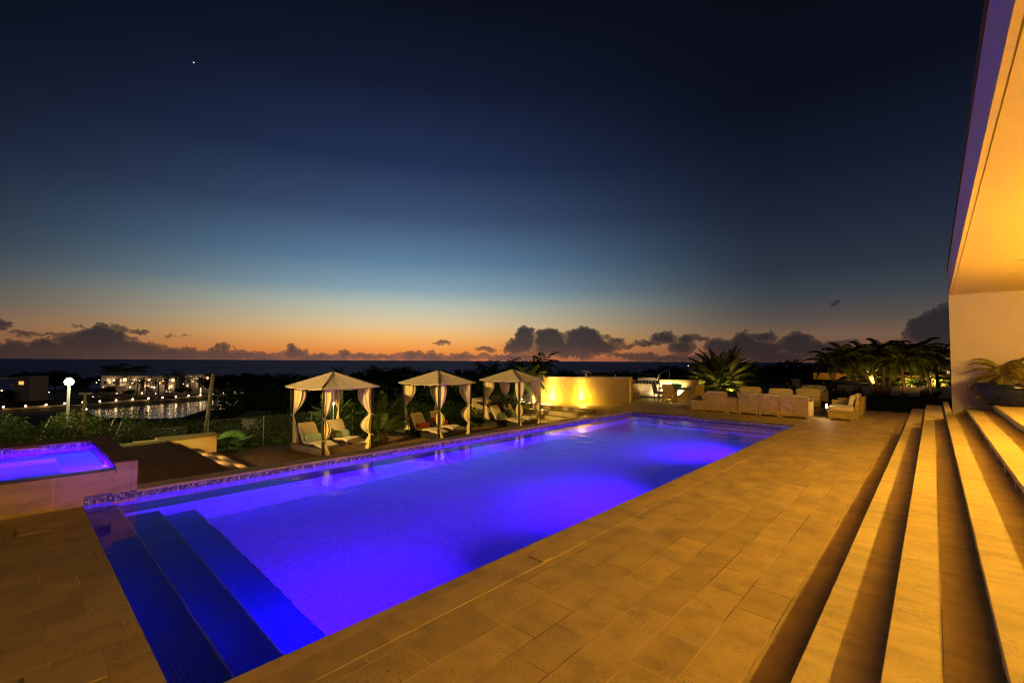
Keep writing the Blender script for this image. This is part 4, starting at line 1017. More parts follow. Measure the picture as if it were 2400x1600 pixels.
# big date palm right of centre
p = Vector((-10.3, 29.2, -.1)); p = atd(1692, 905, 31)
feature_palm('date_palm', 'large bushy date palm with lit stems behind the sofas', p.x, p.y, -.2, palm_crown(110, 3.05, .42, 58, 1.52, -.15, (.65, 1.6), 9, .013, .12, .02), [(0, 0, -.3), (0, 0, .15), (0, 0, .45)], .42, .36)
for dx, dy in ((-1.2, -1.5), (1.1, -1.6)):
    u = thing('garden_spot', 'ground spotlight at the foot of the big date palm, %s' % ('left' if dx < 0 else 'right'), 'light', (p.x+dx, p.y+dy, -.05))
    MB().tube([(0, 0, 0), (0, 0, .12)], .03, 8).build('housing', 'post_metal', u)
    lamp('SPOT', (0, 0, .16), 420, (1, .52, .13), u, .03, (-dx*.8, 1.6, 1.5), 130, .8)
# planter palm, floodlit
feature_palm('planter_palm', 'floodlit palm with a leaning trunk in the stone planter', -13.6, 16.3, 0, palm_crown(22, 1.05, .30, 24, 1.35, -.5, (1.1, 2.0), 12, .018, .05), [(0, 0, -.1), (-.05, 0, .25), (-.16, 0, .55), (-.26, .0, 1.0)], .12, .08)
for (dx, dy, pw_) in ((.45, -.12, 60), (-.65, -.1, 40)):
    u = thing('planter_spot', 'bright spotlight in the stone planter, %s of the palm trunk' % ('right' if dx > 0 else 'left'), 'light', (-13.6+dx, 16.3+dy, .01))
    MB().tube([(0, 0, 0), (0, 0, .07)], .03, 8).build('housing', 'post_metal', u); MB().ball((0, 0, .10), .035, 8).build('lens', 'lamp_glow_hot', u, True)
    lamp('POINT', (0, -.01, .17), pw_, (1, .78, .34), u, .04)
# feathery palm between first and second cabana
for (px, py, d_, s_, lab, sd_, tr) in ((888, 1012, 15.2, 1.0, 'feathery upright palm between the brown wicker and middle cabanas', 21, .16), (1065, 985, 17.5, .85, 'arching palm between the middle and far cabanas', 22, .12), (1180, 960, 19.5, .95, 'yellow-green palm clump behind the far cabana', 23, .12), (785, 1000, 18, .8, 'low palm behind the brown wicker cabana', 24, .12)):
    p = atd(px, py, d_); hi = 1.5 if sd_ != 22 else 1.0
    feature_palm('feather_palm', lab, p.x, p.y, ZD-.25, palm_crown(20 if sd_ != 23 else 34, 1.55*s_, .30, 26, hi, .1 if sd_ != 22 else -.1, (.5, 1.25) if sd_ != 22 else (1.3, 2.0), sd_, .018, .06, .014), [(0, 0, -.4), (0, 0, .0), (0, 0, .28)], tr, tr*.8, 'leaf_fan' if sd_ == 21 else 'leaf_palm')
# fan palm by the steps
p = Vector((-14.55, 4.35, 0))
t = thing('fan_palm', 'bright green fan palm at the end of the ochre wall', 'palm tree', (-14.75, 4.25, -1.3))
trunk_mesh([(0, 0, -.4), (0, 0, .1), (.02, 0, .4)], .10, .09, 10, .1, 4, 10).build('trunk', 'bark_pale', t, True)
fan_crown(15, .55, .46, 31, 1.35, -.05).build('crown', 'leaf_fan', t, loc=(.02, 0, .42))
lamp('SPOT', (.75, .25, -.1), 130, (.85, 1, .5), t, .05, (0, 0, .75), 110, .8)  # unseen spot without a fixture, added to brighten the fan leaves

# garden palms at the right with spots
rrp = random.Random(3)
gp_ = [(2026, 927, 1955, 850, 40), (2056, 929, 1985, 838, 44), (2060, 929, 2035, 836, 46), (2081, 929, 2100, 836, 45), (2121, 932, 2110, 842, 41), (2188, 934, 2146, 826, 41), (2070, 929, 2072, 826, 50), (2200, 925, 2190, 838, 47)]
PW = ['leftmost leaning garden palm above the low white wall', 'second leaning garden palm from the left', 'garden palm with crossing trunk above the pale lit trunk', 'thin straight garden palm in the middle of the row', 'garden palm with a straight trunk right of the middle', 'garden palm whose trunk leans left near the stairs', 'tallest garden palm at the back of the row', 'garden palm nearest the villa wall']
TREES['palm_garden'] = (proto(palm_crown(24, 1.7, .42, 28, 1.3, -.35, (1.0, 2.0), 41, .03, .06, .018), 'leaf_palm', 'garden_palm_crown'), None, 1)
for (bx_, by_, tx, ty, d_), lab in zip(gp_, PW):
    b = atz(bx_, by_, -.1); dd = (b-Vector((0, 0, H0))).dot(FW); b = atd(bx_, by_, min(dd, 42)); tp = atd(tx, ty, min(dd, 42)+.6)
    b.z = -.15
    put_palm(b.x, b.y, tp.z, 1.0*rrp.uniform(.9, 1.1), lab, 'garden palms on the lawn', 'garden_palm', (tp.x-b.x, tp.y-b.y), 'palm_garden', -.15, .10, 'bark')
for (px, py, pw2, lab) in ((2005, 925, 210, 'left'), (2085, 925, 210, 'middle'), (2150, 927, 210, 'right')):
    b = atz(px, 932, -.1); b = atd(px, 932, 26); u = thing('lawn_spot', 'small spotlight on the lawn under the garden palms, the %s one' % lab, 'light', (b.x, b.y-1.0, -.12))
    MB().tube([(0, 0, 0), (0, 0, .1)], .03, 8).build('housing', 'post_metal', u); lamp('SPOT', (0, 0, .14), pw2, (1, .48, .08), u, .03, (0, 1.2, 1.8), 110, .8)
# low plants behind the wall, lit
lw = thing('low_wall', 'low white garden wall across the far end of the lawn', 'wall')
Bx(-4.6, 36.2, -.4, 3.5, 36.4, .42).build('wall_panel', 'grey_paint', lw); Bx(-4.62, 36.17, .42, 3.5, 36.43, .46).build('cap', 'grey_paint', lw)
d = MB(); d.box(-6, 36.45, -.5, 6, 60, .30); struct(d.build('raised_bed', 'grass'))
tag(Bx(-8.5, 52, .3, 1.5, 52.2, .95).build('back_wall', 'ochre_render'), 'long ochre boundary wall behind the garden palms', 'wall')
def spot_plant(kind, px, d_, s_, lab, power, lx=0, name='fan_palm'):
    p = atd(px, 880, d_); t = thing(name, lab, 'palm tree', (p.x, p.y, .28))
    if kind == 'fan': fan_crown(14, .95*s_, .80*s_, 51+int(px), 1.35, -.1).build('crown', 'leaf_fan', t, loc=(0, 0, .35*s_)); trunk_mesh([(0, 0, 0), (0, 0, .2*s_), (0, 0, .36*s_)], .16*s_, .12*s_, 8, .15, 2, 8).build('trunk', 'bark_pale', t)
    else: palm_crown(26, 1.25*s_, .26*s_, 20, 1.3, .0, (.9, 1.5), int(px), .025, .05).build('crown', 'leaf_palm', t, loc=(0, 0, .2)); trunk_mesh([(0, 0, -.1), (0, 0, .1), (0, 0, .22)], .14, .12, 6, .15, 2, 8).build('trunk', 'bark_pale', t)
    if power:
        u = thing('garden_spot', 'ground spotlight in front of the '+lab, 'light', (p.x+lx, p.y-1.1, .31)); MB().tube([(0, 0, 0), (0, 0, .1)], .03, 8).build('housing', 'post_metal', u)
        lamp('SPOT', (0, 0, .14), power, (1, .60, .12), u, .03, (-lx, 1.2, .7), 110, .8)
spot_plant('fan', 2044, 36, 1.6, 'spreading fan palm glowing amber behind the low wall', 900)
spot_plant('fan', 2180, 31.5, 1.2, 'fan palm with round stiff leaves behind the low wall', 500, -.6)
spot_plant('cycad', 2140, 31, .75, 'small bright cycad left on the lit verge', 700, -.7, 'cycad')
spot_plant('cycad', 2212, 32.5, .85, 'yellow lit cycad beside the villa wall', 1100, -.7, 'cycad')
p = atd(2155, 888, 30.5); tag(leaf_crown(blobs_for(.9, .8, 12, 8, .2), 900, .05, 4).build('verge_shrub', 'leaf_dark', loc=(p.x, p.y, .28)), 'small dark shrub between the two lit cycads', 'shrub')
p = atd(2110, 890, 33); tag(leaf_crown(blobs_for(1.0, .7, 12, 9, .2), 900, .05, 5).build('verge_shrub', 'leaf_green', loc=(p.x, p.y, .28)), 'low amber shrub in front of the ochre wall', 'shrub')
# flowering shrub near the right-hand armchairs, pillars
fsb = thing('flowering_shrub', 'leafy shrub with pale pink flowers behind the right armchairs', 'shrub', (-4.3, 27.2, -.2))
leaf_crown([(a*.55-1.2, R_.uniform(-.4, .4), R_.uniform(.35, .95), .34) for a in range(6)]+[(a*.5-1, R_.uniform(-.4, .4), R_.uniform(.2, .6), .34) for a in range(5)], 2600, .07, 14).build('foliage', 'leaf_green', fsb)
leaf_crown([(R_.uniform(-1.4, 1.6), R_.uniform(-.5, 0), R_.uniform(.5, 1.2), .05) for a in range(16)], 260, .035, 15).build('blossom', 'leaf_flower', fsb)
p = atd(2182, 922, 26.3); tag(leaf_crown(blobs_for(1.1, .5, 12, 19, .2), 700, .05, 6).build('wall_shrub', 'leaf_dark', loc=(p.x, p.y, -.12)), 'low dark shrub at the foot of the low white wall', 'shrub')
for px, yt, d_, wd_, lab in ((1867, 888, 38, .26, 'left pale gate pillar behind the sofas'), (1962, 891, 38, .24, 'right pale gate pillar near the flowering shrub')):
    p = atd(px, yt, d_); g = thing('gate_pillar', lab, 'pillar', (p.x, p.y, -1.2))
    Bx(-wd_, -wd_, 0, wd_, wd_, p.z+1.12).build('shaft', 'white_paint', g); Bx(-wd_-.08, -wd_-.08, p.z+1.12, wd_+.08, wd_+.08, p.z+1.2).build('cap', 'grey_paint', g)
tag(Bx(-13, 41, -1.2, -6, 41.15, -.35).build('boundary_wall', 'grey_paint'), 'dim grey boundary wall between the two gate pillars', 'wall')
# neighbouring house at far right behind the villa corner
p = atd(2222, 850, 45); nh = thing('garden_pavilion', 'white pavilion with lit column beside the villa corner', 'building', (p.x, p.y, 0))
Bx(-.35, 0, 2.35, 4, 3, 3.3).build('roof', 'white_paint', nh); Bx(-.12, .2, .2, .12, .45, 2.35).build('column', 'white_paint', nh); Bx(.35, 1.2, .2, 4, 3, 2.35).build('wall', 'grey_paint', nh)
lamp('POINT', (-.1, -.5, .8), 30, (1, .7, .3), nh, .05)

# ------------------------------------------------------------------ pot with palm on the porch
pc = atd(2366, 905, 11.2)
pot = thing('glazed_bowl', 'wide dark blue glazed bowl planter on the porch', 'pot', (pc.x, pc.y, RI*5))
MB().lathe([(.42, 0), (.47, .015), (.52, .06), (.60, .16), (.655, .27), (.68, .37), (.685, .42), (.70, .43), (.712, .455), (.70, .47), (.70, .49), (.725, .50), (.725, .52), (.70, .53), (.66, .52), (.65, .48), (.60, .40)], 48).build('bowl', 'blue_glaze', pot, True)
MB().lathe([(.63, .44), (.3, .47), (.01, .48)], 24).build('soil', 'soil', pot)
pp = thing('potted_palm', 'small drooping palm growing in the blue bowl', 'palm tree', (pc.x, pc.y, RI*5+.46))
trunk_mesh([(0, 0, 0), (-.02, 0, .12), (-.04, .0, .30)], .10, .07, 14, .2, 3, 10).build('trunk', 'bark_pale', pp, True)
palm_crown(20, .86, .20, 30, 1.2, -.35, (1.1, 1.9), 61, .010, .03, .008).build('crown', 'leaf_porchlit', pp, loc=(-.04, 0, .30))

# ------------------------------------------------------------------ lounge furniture
def wick_box(x0, y0, x1, y1, z0, z1, name, par):
    # woven box on four short feet
    o = Bx(x0, y0, z0+.05, x1, y1, z1).build(name, 'wicker_tan', par, bevel=.012); return o
def feet(par, x0, y0, x1, y1):
    for a in (x0+.005, x1-.075):
        for b in (y0+.005, y1-.075): Bx(a, b, 0, a+.07, b+.07, .055).build('leg', 'wicker_tan', par)
def sofa_unit(label, x0, x1, y0, rz=0, back=.71, depth=.9, arm=None, group='rattan lounge seats', loc=None, face=1):
    W = x1-x0
    t = thing('lounge_seat', label, 'sofa', (x0+W/2, y0+depth/2, 0) if loc is None else loc, rz, group)
    hw = W/2; hd = depth/2
    feet(t, -hw, -hd, hw, hd)
    Bx(-hw, -hd+.14, .05, hw, hd, .30).build('seat_base', 'wicker_tan', t, bevel=.012)
    m = MB(); m.add([(-hw, -hd, .05), (hw, -hd, .05), (hw, -hd+.138, .05), (-hw, -hd+.138, .05), (-hw, -hd-.05, back), (hw, -hd-.05, back), (hw, -hd+.04, back), (-hw, -hd+.04, back)], [(0, 3, 2, 1), (4, 5, 6, 7), (0, 1, 5, 4), (1, 2, 6, 5), (2, 3, 7, 6), (3, 0, 4, 7)])
    m.build('backrest', 'wicker_tan', t, bevel=.012)
    MB().cushion((0, .08, .37), (hw-.02, hd-.10, .07), .3).build('seat_cushion', 'cushion', t, True)
    T = Matrix.Translation((0, -hd+.18, .58))@Matrix.Rotation(math.radians(10), 4, 'X')
    MB().cushion((0, 0, 0), (hw-.03, .075, .205), .35, T=T).build('back_cushion', 'cushion', t, True)
    if arm:
        Bx(hw-.12 if arm > 0 else -hw, -hd+.141, .301, hw if arm > 0 else -hw+.12, hd, .57).build('armrest', 'wicker_tan', t, bevel=.012)
    return t
sofa_unit('single rattan armchair between the two woven side tables, back to the pool', -6.585, -5.73, 18.12)
sofa_unit('rattan sofa unit right of the taller side table, back to the pool', -5.315, -4.655, 18.10)
sofa_unit('middle rattan sofa unit of the row, back to the pool', -4.648, -3.975, 18.11)
sofa_unit('right end rattan sofa unit with an armrest, back to the pool', -3.968, -3.12, 18.12, arm=1)
for (x0, x1, hh, lab) in ((-7.07, -6.595, .44, 'low woven side table at the left end of the lounge row'), (-5.722, -5.323, .60, 'taller woven side table between armchair and sofa')):
    t = thing('woven_table', lab, 'side table', ((x0+x1)/2, 18.5, 0)); a = (x1-x0)/2
    feet(t, -a, -.36, a, .36); Bx(-a, -.36, .05, a, .36, hh-.02).build('body', 'wicker_tan', t, bevel=.01); Bx(-a-.005, -.365, hh-.02, a+.005, .365, hh).build('tabletop', 'wood_dark', t)
# facing sofa row
for (xa, xb, lab) in ((1803, 1864, 'rattan sofa unit facing the pool, left of three'), (1866, 1927, 'rattan sofa unit facing the pool, middle of three')):
    a = atz(xa, 912, .72); b = atz(xb, 914, .72); W = (b-a).length*.98; c = (a+b)/2
    sofa_unit(lab, -W/2, W/2, 0, math.atan2(b.y-a.y, b.x-a.x)+PI, .68, .85, loc=(c.x, c.y-.35, 0))
a = atz(1928, 915, .72); b = atz(1936+32-25, 917, .72)
c = atd(1908, 940, 22.6); sofa_unit('rattan sofa unit facing the pool, right of three', -.55, .55, 0, PI+.25, .66, .85, loc=(c.x, c.y, 0), arm=-1)
a = atz(1738, 908, .76); c = atz(1760, 909, .72); sofa_unit('rattan armchair facing the pool, left of the facing sofas', -.48, .48, 0, PI+.15, .66, .8, loc=(c.x, c.y-.2, 0), arm=1)
ct = thing('coffee_table', 'low woven coffee table between the sofa rows', 'table', (-4.7, 20.3, 0)); feet(ct, -.6, -.35, .6, .35); Bx(-.6, -.35, .05, .6, .35, .36).build('body', 'wicker_tan', ct, bevel=.01); Bx(-.62, -.37, .361, .62, .37, .38).build('tabletop', 'wood_dark', ct)
rd = MB().lathe([(.08, 0), (.13, .05), (.12, .10), (.05, .12)], 14); tag(rd.build('red_bowl', 'red_glaze', None, True, loc=(-4.9, 20.25, .381)), 'small red bowl on the low woven coffee table', 'bowl')
# ottoman and the two chairs at the right
ot = thing('ottoman', 'woven ottoman with a cream cushion at the right end of the lounge', 'ottoman', (-2.31, 18.85, 0)); feet(ot, -.33, -.33, .33, .33)
Bx(-.33, -.33, .05, .33, .33, .29).build('base', 'wicker_tan', ot, bevel=.01); MB().cushion((0, 0, .365), (.325, .325, .075), .25).build('seat_cushion', 'cushion', ot, True)
def arm_chair(label, loc, rz):
    return sofa_unit(label, -.42, .42, 0, rz, .68, .82, loc=loc, arm=1)
arm_chair('rattan armchair behind the ottoman, seen from its side', (-2.32, 19.72, 0), math.radians(90))
arm_chair('rattan armchair farthest behind the ottoman beside the lawn', (-2.30, 20.9, 0), math.radians(90))
# path light
p = atz(1938, 981, 0); pl_ = thing('path_light', 'slim glowing bollard light left of the ottoman', 'light', (p.x, p.y, 0))
MB().tube([(0, 0, 0), (0, 0, .34)], .014, 8).build('stem', 'post_metal', pl_); MB().tube([(0, 0, .36), (0, 0, .48)], .026, 12).build('globe', 'lamp_glow_hot', pl_, True); MB().tube([(0, 0, .50), (0, 0, .52)], .04, 12).build('cap', 'post_metal', pl_)
lamp('POINT', (0, -.08, .46), 5, (1, .66, .25), pl_, .03)

# dining set
tc_ = atd(1581, 915, 22.0)
dt = thing('dining_table', 'round stone-topped dining table in front of the grill', 'table', (tc_.x, tc_.y, 0))
MB().lathe([(.80, .60), (.82, .61), (.82, .635), (.80, .64)], 8).build('tabletop', 'grey_paint', dt); MB().lathe([(.32, 0), (.30, .05), (.12, .12), (.12, .52), (.3, .60)], 8).build('pedestal', 'wicker_tan', dt)
b = MB().lathe([(.12, 0), (.24, .05), (.26, .10), (.24, .17), (.17, .21), (.14, .21)], 20); tag(b.build('serving_bowl', 'teal_glaze', None, True, loc=(tc_.x+.08, tc_.y, .64)), 'large dark teal bowl on the dining table', 'bowl')
def dining_chair(label, px, py, rz):
    p = atz(px, py, 0); t = thing('dining_chair', label, 'chair', (p.x, p.y, 0), rz, 'dining chairs around the table')
    for a in (-.24, .19):
        for b_ in (-.24, .19): Bx(a, b_, 0, a+.05, b_+.05, .34).build('leg', 'wicker_tan', t)
    Bx(-.25, -.25, .34, .25, .25, .41).build('seat', 'wicker_tan', t, bevel=.008)
    MB().cushion((0, .02, .435), (.24, .22, .03), .35).build('seat_cushion', 'cushion', t, True)
    m = MB(); m.add([(-.25, -.25, .40), (.25, -.25, .40), (.25, -.20, .40), (-.25, -.20, .40), (-.26, -.36, .86), (.26, -.36, .86), (.26, -.32, .86), (-.26, -.32, .86)], [(0, 3, 2, 1), (4, 5, 6, 7), (0, 1, 5, 4), (1, 2, 6, 5), (2, 3, 7, 6), (3, 0, 4, 7)])
    m.build('backrest', 'wicker_tan', t, bevel=.006); return t
dining_chair('dining chair with its back square to the pool, nearest the camera', 1570, 944, math.radians(8))
dining_chair('dining chair at the left of the table overlapping the grill doors', 1548, 940, math.radians(-42))
dining_chair('dining chair at the right of the table, back to the sofas', 1629, 943, math.radians(62))
dining_chair('dining chair on the far right side of the table', 1612, 928, math.radians(165))
dining_chair('dining chair at the far left side of the table by the grill', 1556, 928, math.radians(-120))

# ------------------------------------------------------------------ left side: lamps, pole, fence
p = atd(162, 893, 25); sl = thing('street_lamp', 'bright white street lamp on a slim pale post', 'street lamp', (p.x, p.y, p.z))
MB().tube([(0, 0, -6.2), (0, 0, -.12)], [.085, .062], 12).build('post', 'galv', sl)
MB().ball((0, 0, -.04), .20, 16).build('lamp_head', 'lamp_glow_hot', sl, True)
Bx(-.12, -.12, .18, .12, .12, .20).build('lamp_cap', 'galv', sl)
lamp('POINT', (1.0, -.6, -.10), 420, (1, .84, .42), sl, .15)
lamp('POINT', (-.1, 1.1, -.1), 700, (1, .84, .42), sl, .15)
p = atd(200, 925, 22); m2 = thing('timber_mast', 'thick brown timber mast with two unlit lamp heads', 'mast', (p.x, p.y, p.z))
MB().tube([(0, 0, -5.5), (0, 0, -.3)], [.10, .09], 10).build('post', 'pole_wood', m2)
MB().tube([(0, 0, -.3), (0, 0, .02)], .06, 10).build('neck', 'pole_wood', m2)
for s_ in (-1, 1): MB().cushion((s_*.18*cy_, s_*.18*sy_, .05), (.10, .10, .04), .6).build('lamp_head', 'galv', m2, True)
for dy_, lab in ((0, ''),):
    MB().ball((.09*cy_, .09*sy_, -.68), .028, 8).build('bulb', 'bulb_small', m2, True); MB().ball((-.09*cy_, -.09*sy_, -.68), .028, 8).build('bulb', 'bulb_small', m2, True)
a = atd(500, 876, 27); b = atd(478, 1050, 27)
lp = MB().tube([b+(b-a)*.2, a], [.15, .10], 10); tag(lp.build('utility_pole', 'pole_wood', None, True), 'weathered leaning wooden utility pole in front of the lagoon', 'pole')
p = atd(782, 945, 17); wl = thing('garden_lamp', 'slim white garden lamp glowing behind the brown wicker cabana', 'lamp', (p.x, p.y, p.z))
MB().tube([(0, 0, -1.6), (0, 0, -.05)], .02, 8).build('post', 'white_paint', wl); MB().ball((0, 0, 0), .045, 10).build('globe', 'lamp_glow_hot', wl, True)
lamp('POINT', (.0, -.12, .02), 14, (1, .9, .7), wl, .04)
# chain-link fence: diagonal wires
def chain(label, A, B, z0, z1, step=.10, post=2.4):
    A = Vector(A); B = Vector(B); L = (B-A).length; u = (B-A)/L; H_ = z1-z0
    t = thing('wire_fence', label, 'fence', (0, 0, 0)); m = MB(); n = int((L+H_)/step)
    up = Vector((0, 0, 1)); k_ = Vector((-u.y, u.x, 0))*.003
    for i in range(n):
        s0 = i*step
        for sg in (0, 1):
            a0 = max(0, s0-H_); a1 = min(L, s0)
            if a1 <= a0: continue
            z_a = s0-a0; z_b = s0-a1
            if sg: P0, P1 = (L-a0, z_a), (L-a1, z_b)
            else: P0, P1 = (a0, z_a), (a1, z_b)
            p_, q_ = A+u*P0[0]+up*P0[1], A+u*P1[0]+up*P1[1]
            wv = up*.0022
            m.add([p_-wv, q_-wv, q_+wv, p_+wv], [(0, 1, 2, 3)])
    m.build('wire_mesh', 'galv', t)
    for i in range(int(L/post)+1):
        q_ = A+u*min(L, i*post); MB().tube([q_-up*.3, q_+up*(H_+.03)], .022, 7).build('fence_post', 'post_metal', t)
    MB().tube([A+up*H_, B+up*H_], .012, 6).build('top_wire', 'post_metal', t)
    return t
chain('chain-link fence behind the upper terrace and the spa', (-14.9, -1.0, -1.1), (-14.6, 3.2, -1.1), -1.1, .12)
chain('dark wire fence left of the brown wicker cabana', (-16.6, 4.2, -1.6), (-16.6, 9.0, -1.6), -1.6, .0, .13, 1.6)
# houses just below, dark roofs
def hip_house(label, px, py, d_, W, D, hh, rise, rz):
    p = atd(px, py, d_); t = thing('hillside_house', label, 'house', (p.x, p.y, p.z-rise-hh), rz)
    Bx(-W/2+.4, -D/2+.4, -3, W/2-.4, D/2-.4, hh).build('wall', 'grey_paint', t)
    m = MB(); k = D/2
    m.v = [(-W/2, -D/2, hh), (W/2, -D/2, hh), (W/2, D/2, hh), (-W/2, D/2, hh), (-W/2+k, 0, hh+rise), (W/2-k, 0, hh+rise), (-W/2, -D/2, hh-.12), (W/2, -D/2, hh-.12), (W/2, D/2, hh-.12), (-W/2, D/2, hh-.12)]
    m.f = [(0, 1, 5, 4), (1, 2, 5), (2, 3, 4, 5), (3, 0, 4), (0, 6, 7, 1), (1, 7, 8, 2), (2, 8, 9, 3), (3, 9, 6, 0), (6, 9, 8, 7)]
    m.build('roof', 'roof_slate', t); return t
hip_house('dark hipped roof house below the lagoon, behind the leaning pole', 520, 962, 62, 13, 7, 2.5, 1.7, .45)
hip_house('small house with a pale gable wall left of the first cabana', 605, 962, 50, 7, 5, 2.6, 1.6, 1.0)
p = atd(602, 990, 44); tag(Bx(-1.3, -.1, -3, 1.3, .1, .35).build('gable_wall', 'stucco', None, loc=(p.x, p.y, p.z), rz=YAW+.1), 'pale lit wall panel of the small house below', 'wall')

# ------------------------------------------------------------------ far shore
SHL = [(8, 953), (60, 951), (108, 948), (152, 945), (194, 942), (234, 940), (272, 937.5), (311, 935), (348, 933), (381, 931), (412, 929), (442, 927), (470, 925), (498, 923), (525, 921), (551, 919), (575, 917)]
pw_ = MB(); cap = []
ORD = 'first second third fourth fifth sixth seventh eighth ninth tenth eleventh twelfth thirteenth fourteenth fifteenth sixteenth last'.split()
for si, (px, py) in enumerate(SHL):
    p = atz(px, py, -12.0)
    t = thing('shore_lamp', 'warm globe lamp on the far lagoon shore wall, %s from the left' % ORD[si], 'lamp', (p.x, p.y, -12.0), 0, 'lamps along the far lagoon shore')
    MB().ball((0, 0, 0), .28, 8).build('globe', 'bulb_far', t, True); MB().tube([(-.1, 0, -1.2), (-.1, 0, -.3)], .08, 6).build('post', 'white_paint', t)
    cap.append((p.x-.6, p.y))
    if si % 2 == 0: lamp('POINT', (.9, 0, .1), 45, (1, .62, .28), t, .2)
for (xa, ya), (xb, yb) in zip(cap, cap[1:]): pass
sw = MB(); n = len(cap)
for i in range(n-1):
    (xa, ya), (xb, yb) = cap[i], cap[i+1]
    sw.add([(xa, ya, -12.9), (xb, yb, -12.9), (xb, yb, -12.55+.35*math.sin(i*1.3)), (xa, ya, -12.55+.35*math.sin(i*1.3)), (xa-.6, ya, -12.9), (xb-.6, yb, -12.9), (xb-.6, yb, -12.55+.35*math.sin(i*1.3)), (xa-.6, ya, -12.55+.35*math.sin(i*1.3))], [(0, 1, 2, 3), (3, 2, 6, 7), (5, 4, 7, 6), (1, 5, 6, 2), (4, 0, 3, 7)])
bk = MB()
bp = [(-197, -60)]+cap+[(-232, 86), (-262, 130)]
for (xa, ya), (xb, yb) in zip(bp, bp[1:]): bk.add([(xa+3.4, ya, -14.6), (xb+3.4, yb, -14.6), (xb+.1, yb, -12.9), (xa+.1, ya, -12.9), (xb-7, yb, -12.75), (xa-7, ya, -12.75)], [(0, 1, 2, 3), (3, 2, 4, 5)])
struct(bk.build('shore_bank', 'earth'))
tag(sw.build('shore_wall', 'stucco'), 'long pale wall along the far shore of the lagoon', 'wall')
for px, py, d_, lab in ((83, 918, 175, 'white lamp left of the street lamp above the shore wall'), (51, 925, 165, 'lamp over a pale ledge left of the street lamp'), (115, 919, 180, 'faint lamp just left of the street lamp post'), (218, 929, 175, 'lamp by the stairs right of the timber mast, lower'), (232, 928, 176, 'lamp by the stairs right of the timber mast, upper'), (398, 919, 180, 'lamp above the shore wall below the lit arched doorway'), (396, 910, 185, 'amber lamp under the palms before the middle villa'), (410, 1007, 34, 'tiny white light among the bushes'), (1613, 857, 200, 'tiny light on the horizon left of the big date palm'), (1830, 859, 180, 'tiny light on the horizon right of the big date palm'), (351, 932, 185, 'lamp at the foot of the villa garden stair'), (365, 922, 186, 'lamp on the villa garden stair')):
    p = atd(px, py, d_); tag(MB().ball((0, 0, 0), .0007*d_+.015, 8).build('distant_lamp', 'bulb_far_white', None, True, loc=p), lab, 'lamp')
# white villas with lit doors
VB = [(237, 300, 882, 930, 188), (300, 356, 882, 928, 190), (356, 412, 883, 924, 191), (434, 492, 879, 918, 194)]
VL = ['white flat-roofed villa at the left of the lit row', 'white villa with the flat-topped tree before it', 'white villa with dark palms before it, third in the lit row', 'white villa at the right end of the lit row']
for (xa, xb, yt, yb, d_), lab in zip(VB, VL):
    A = atd(xa, yt, d_); B = atd(xb, yt, d_+1.5); L = (B.xy-A.xy).length; t = thing('shore_villa', lab, 'villa', (A.x, A.y, A.z), math.atan2(B.y-A.y, B.x-A.x))
    hgt = (yb-yt)*d_/F_PX+1.2
    Bx(0, 0, -hgt, L-.05, 8, 0).build('wall', 'stucco', t)
    Bx(.1, .1, 0, L-.15, .35, .35).build('parapet', 'stucco', t)
    Bx(L*.62, -1.6, -hgt, L*.80, -.01, -.9).build('stair_tower', 'stucco', t)
    Bx(L*.67, -1.62, -hgt+.8, L*.75, -1.601, -hgt+3.0).build('doorway', 'door_lit', t)
    for q_ in range(3):
        wn_ = Bx(L*(.12+q_*.17), -.06, -3.0, L*(.12+q_*.17)+.9, -.005, -1.9).build('window', 'post_metal', t)
        Bx(L*(.12+q_*.17)+.1, -.09, -2.9, L*(.12+q_*.17)+.8, -.062, -2.0).build('pane', 'window_lit' if q_ == 1 else 'window_glass_dark', wn_)
    for lx, lz in ((.30, -1.6), (.50, -1.7), (.60, -4.0), (.84, -4.0), (.9, -1.4), (.12, -4.4)):
        MB().ball((L*lx, -.35, lz), .20, 8).build('wall_lamp', 'bulb_far_white', t, True)
        if lz > -3 or lx > .5: lamp('POINT', (L*lx, -1.0, lz), 60, (1, .74, .42), t, .2)
    Bx(L*.86, -.6, -2.0, L*.95, -.01, -.7).build('lit_balcony', 'door_lit', t)
p = atd(0, 893, 150); t = thing('shore_villa', 'small villa at the left edge with an orange lit window', 'villa', (p.x, p.y, p.z), YAW)
A = atd(35, 882, 150); B = atd(70, 920, 150)
T0 = Vector((p.x, p.y, p.z))
Bx(4.8, 0, -6.5, 9.8, 6, 1.6).build('wall', 'stucco', t); Bx(6.2, -.06, -1.1, 7.8, -.01, .0).build('window', 'window_lit', t)
Bx(-3, 1, .5, 4.79, 1.3, 1.0).build('pergola_beam', 'white_paint', t); Bx(4.4, 1.0, -1.2, 4.79, 1.3, .49).build('pergola_post', 'white_paint', t); Bx(2.2, 1, -1.3, 4.39, 1.3, -1.0).build('rail', 'white_paint', t)
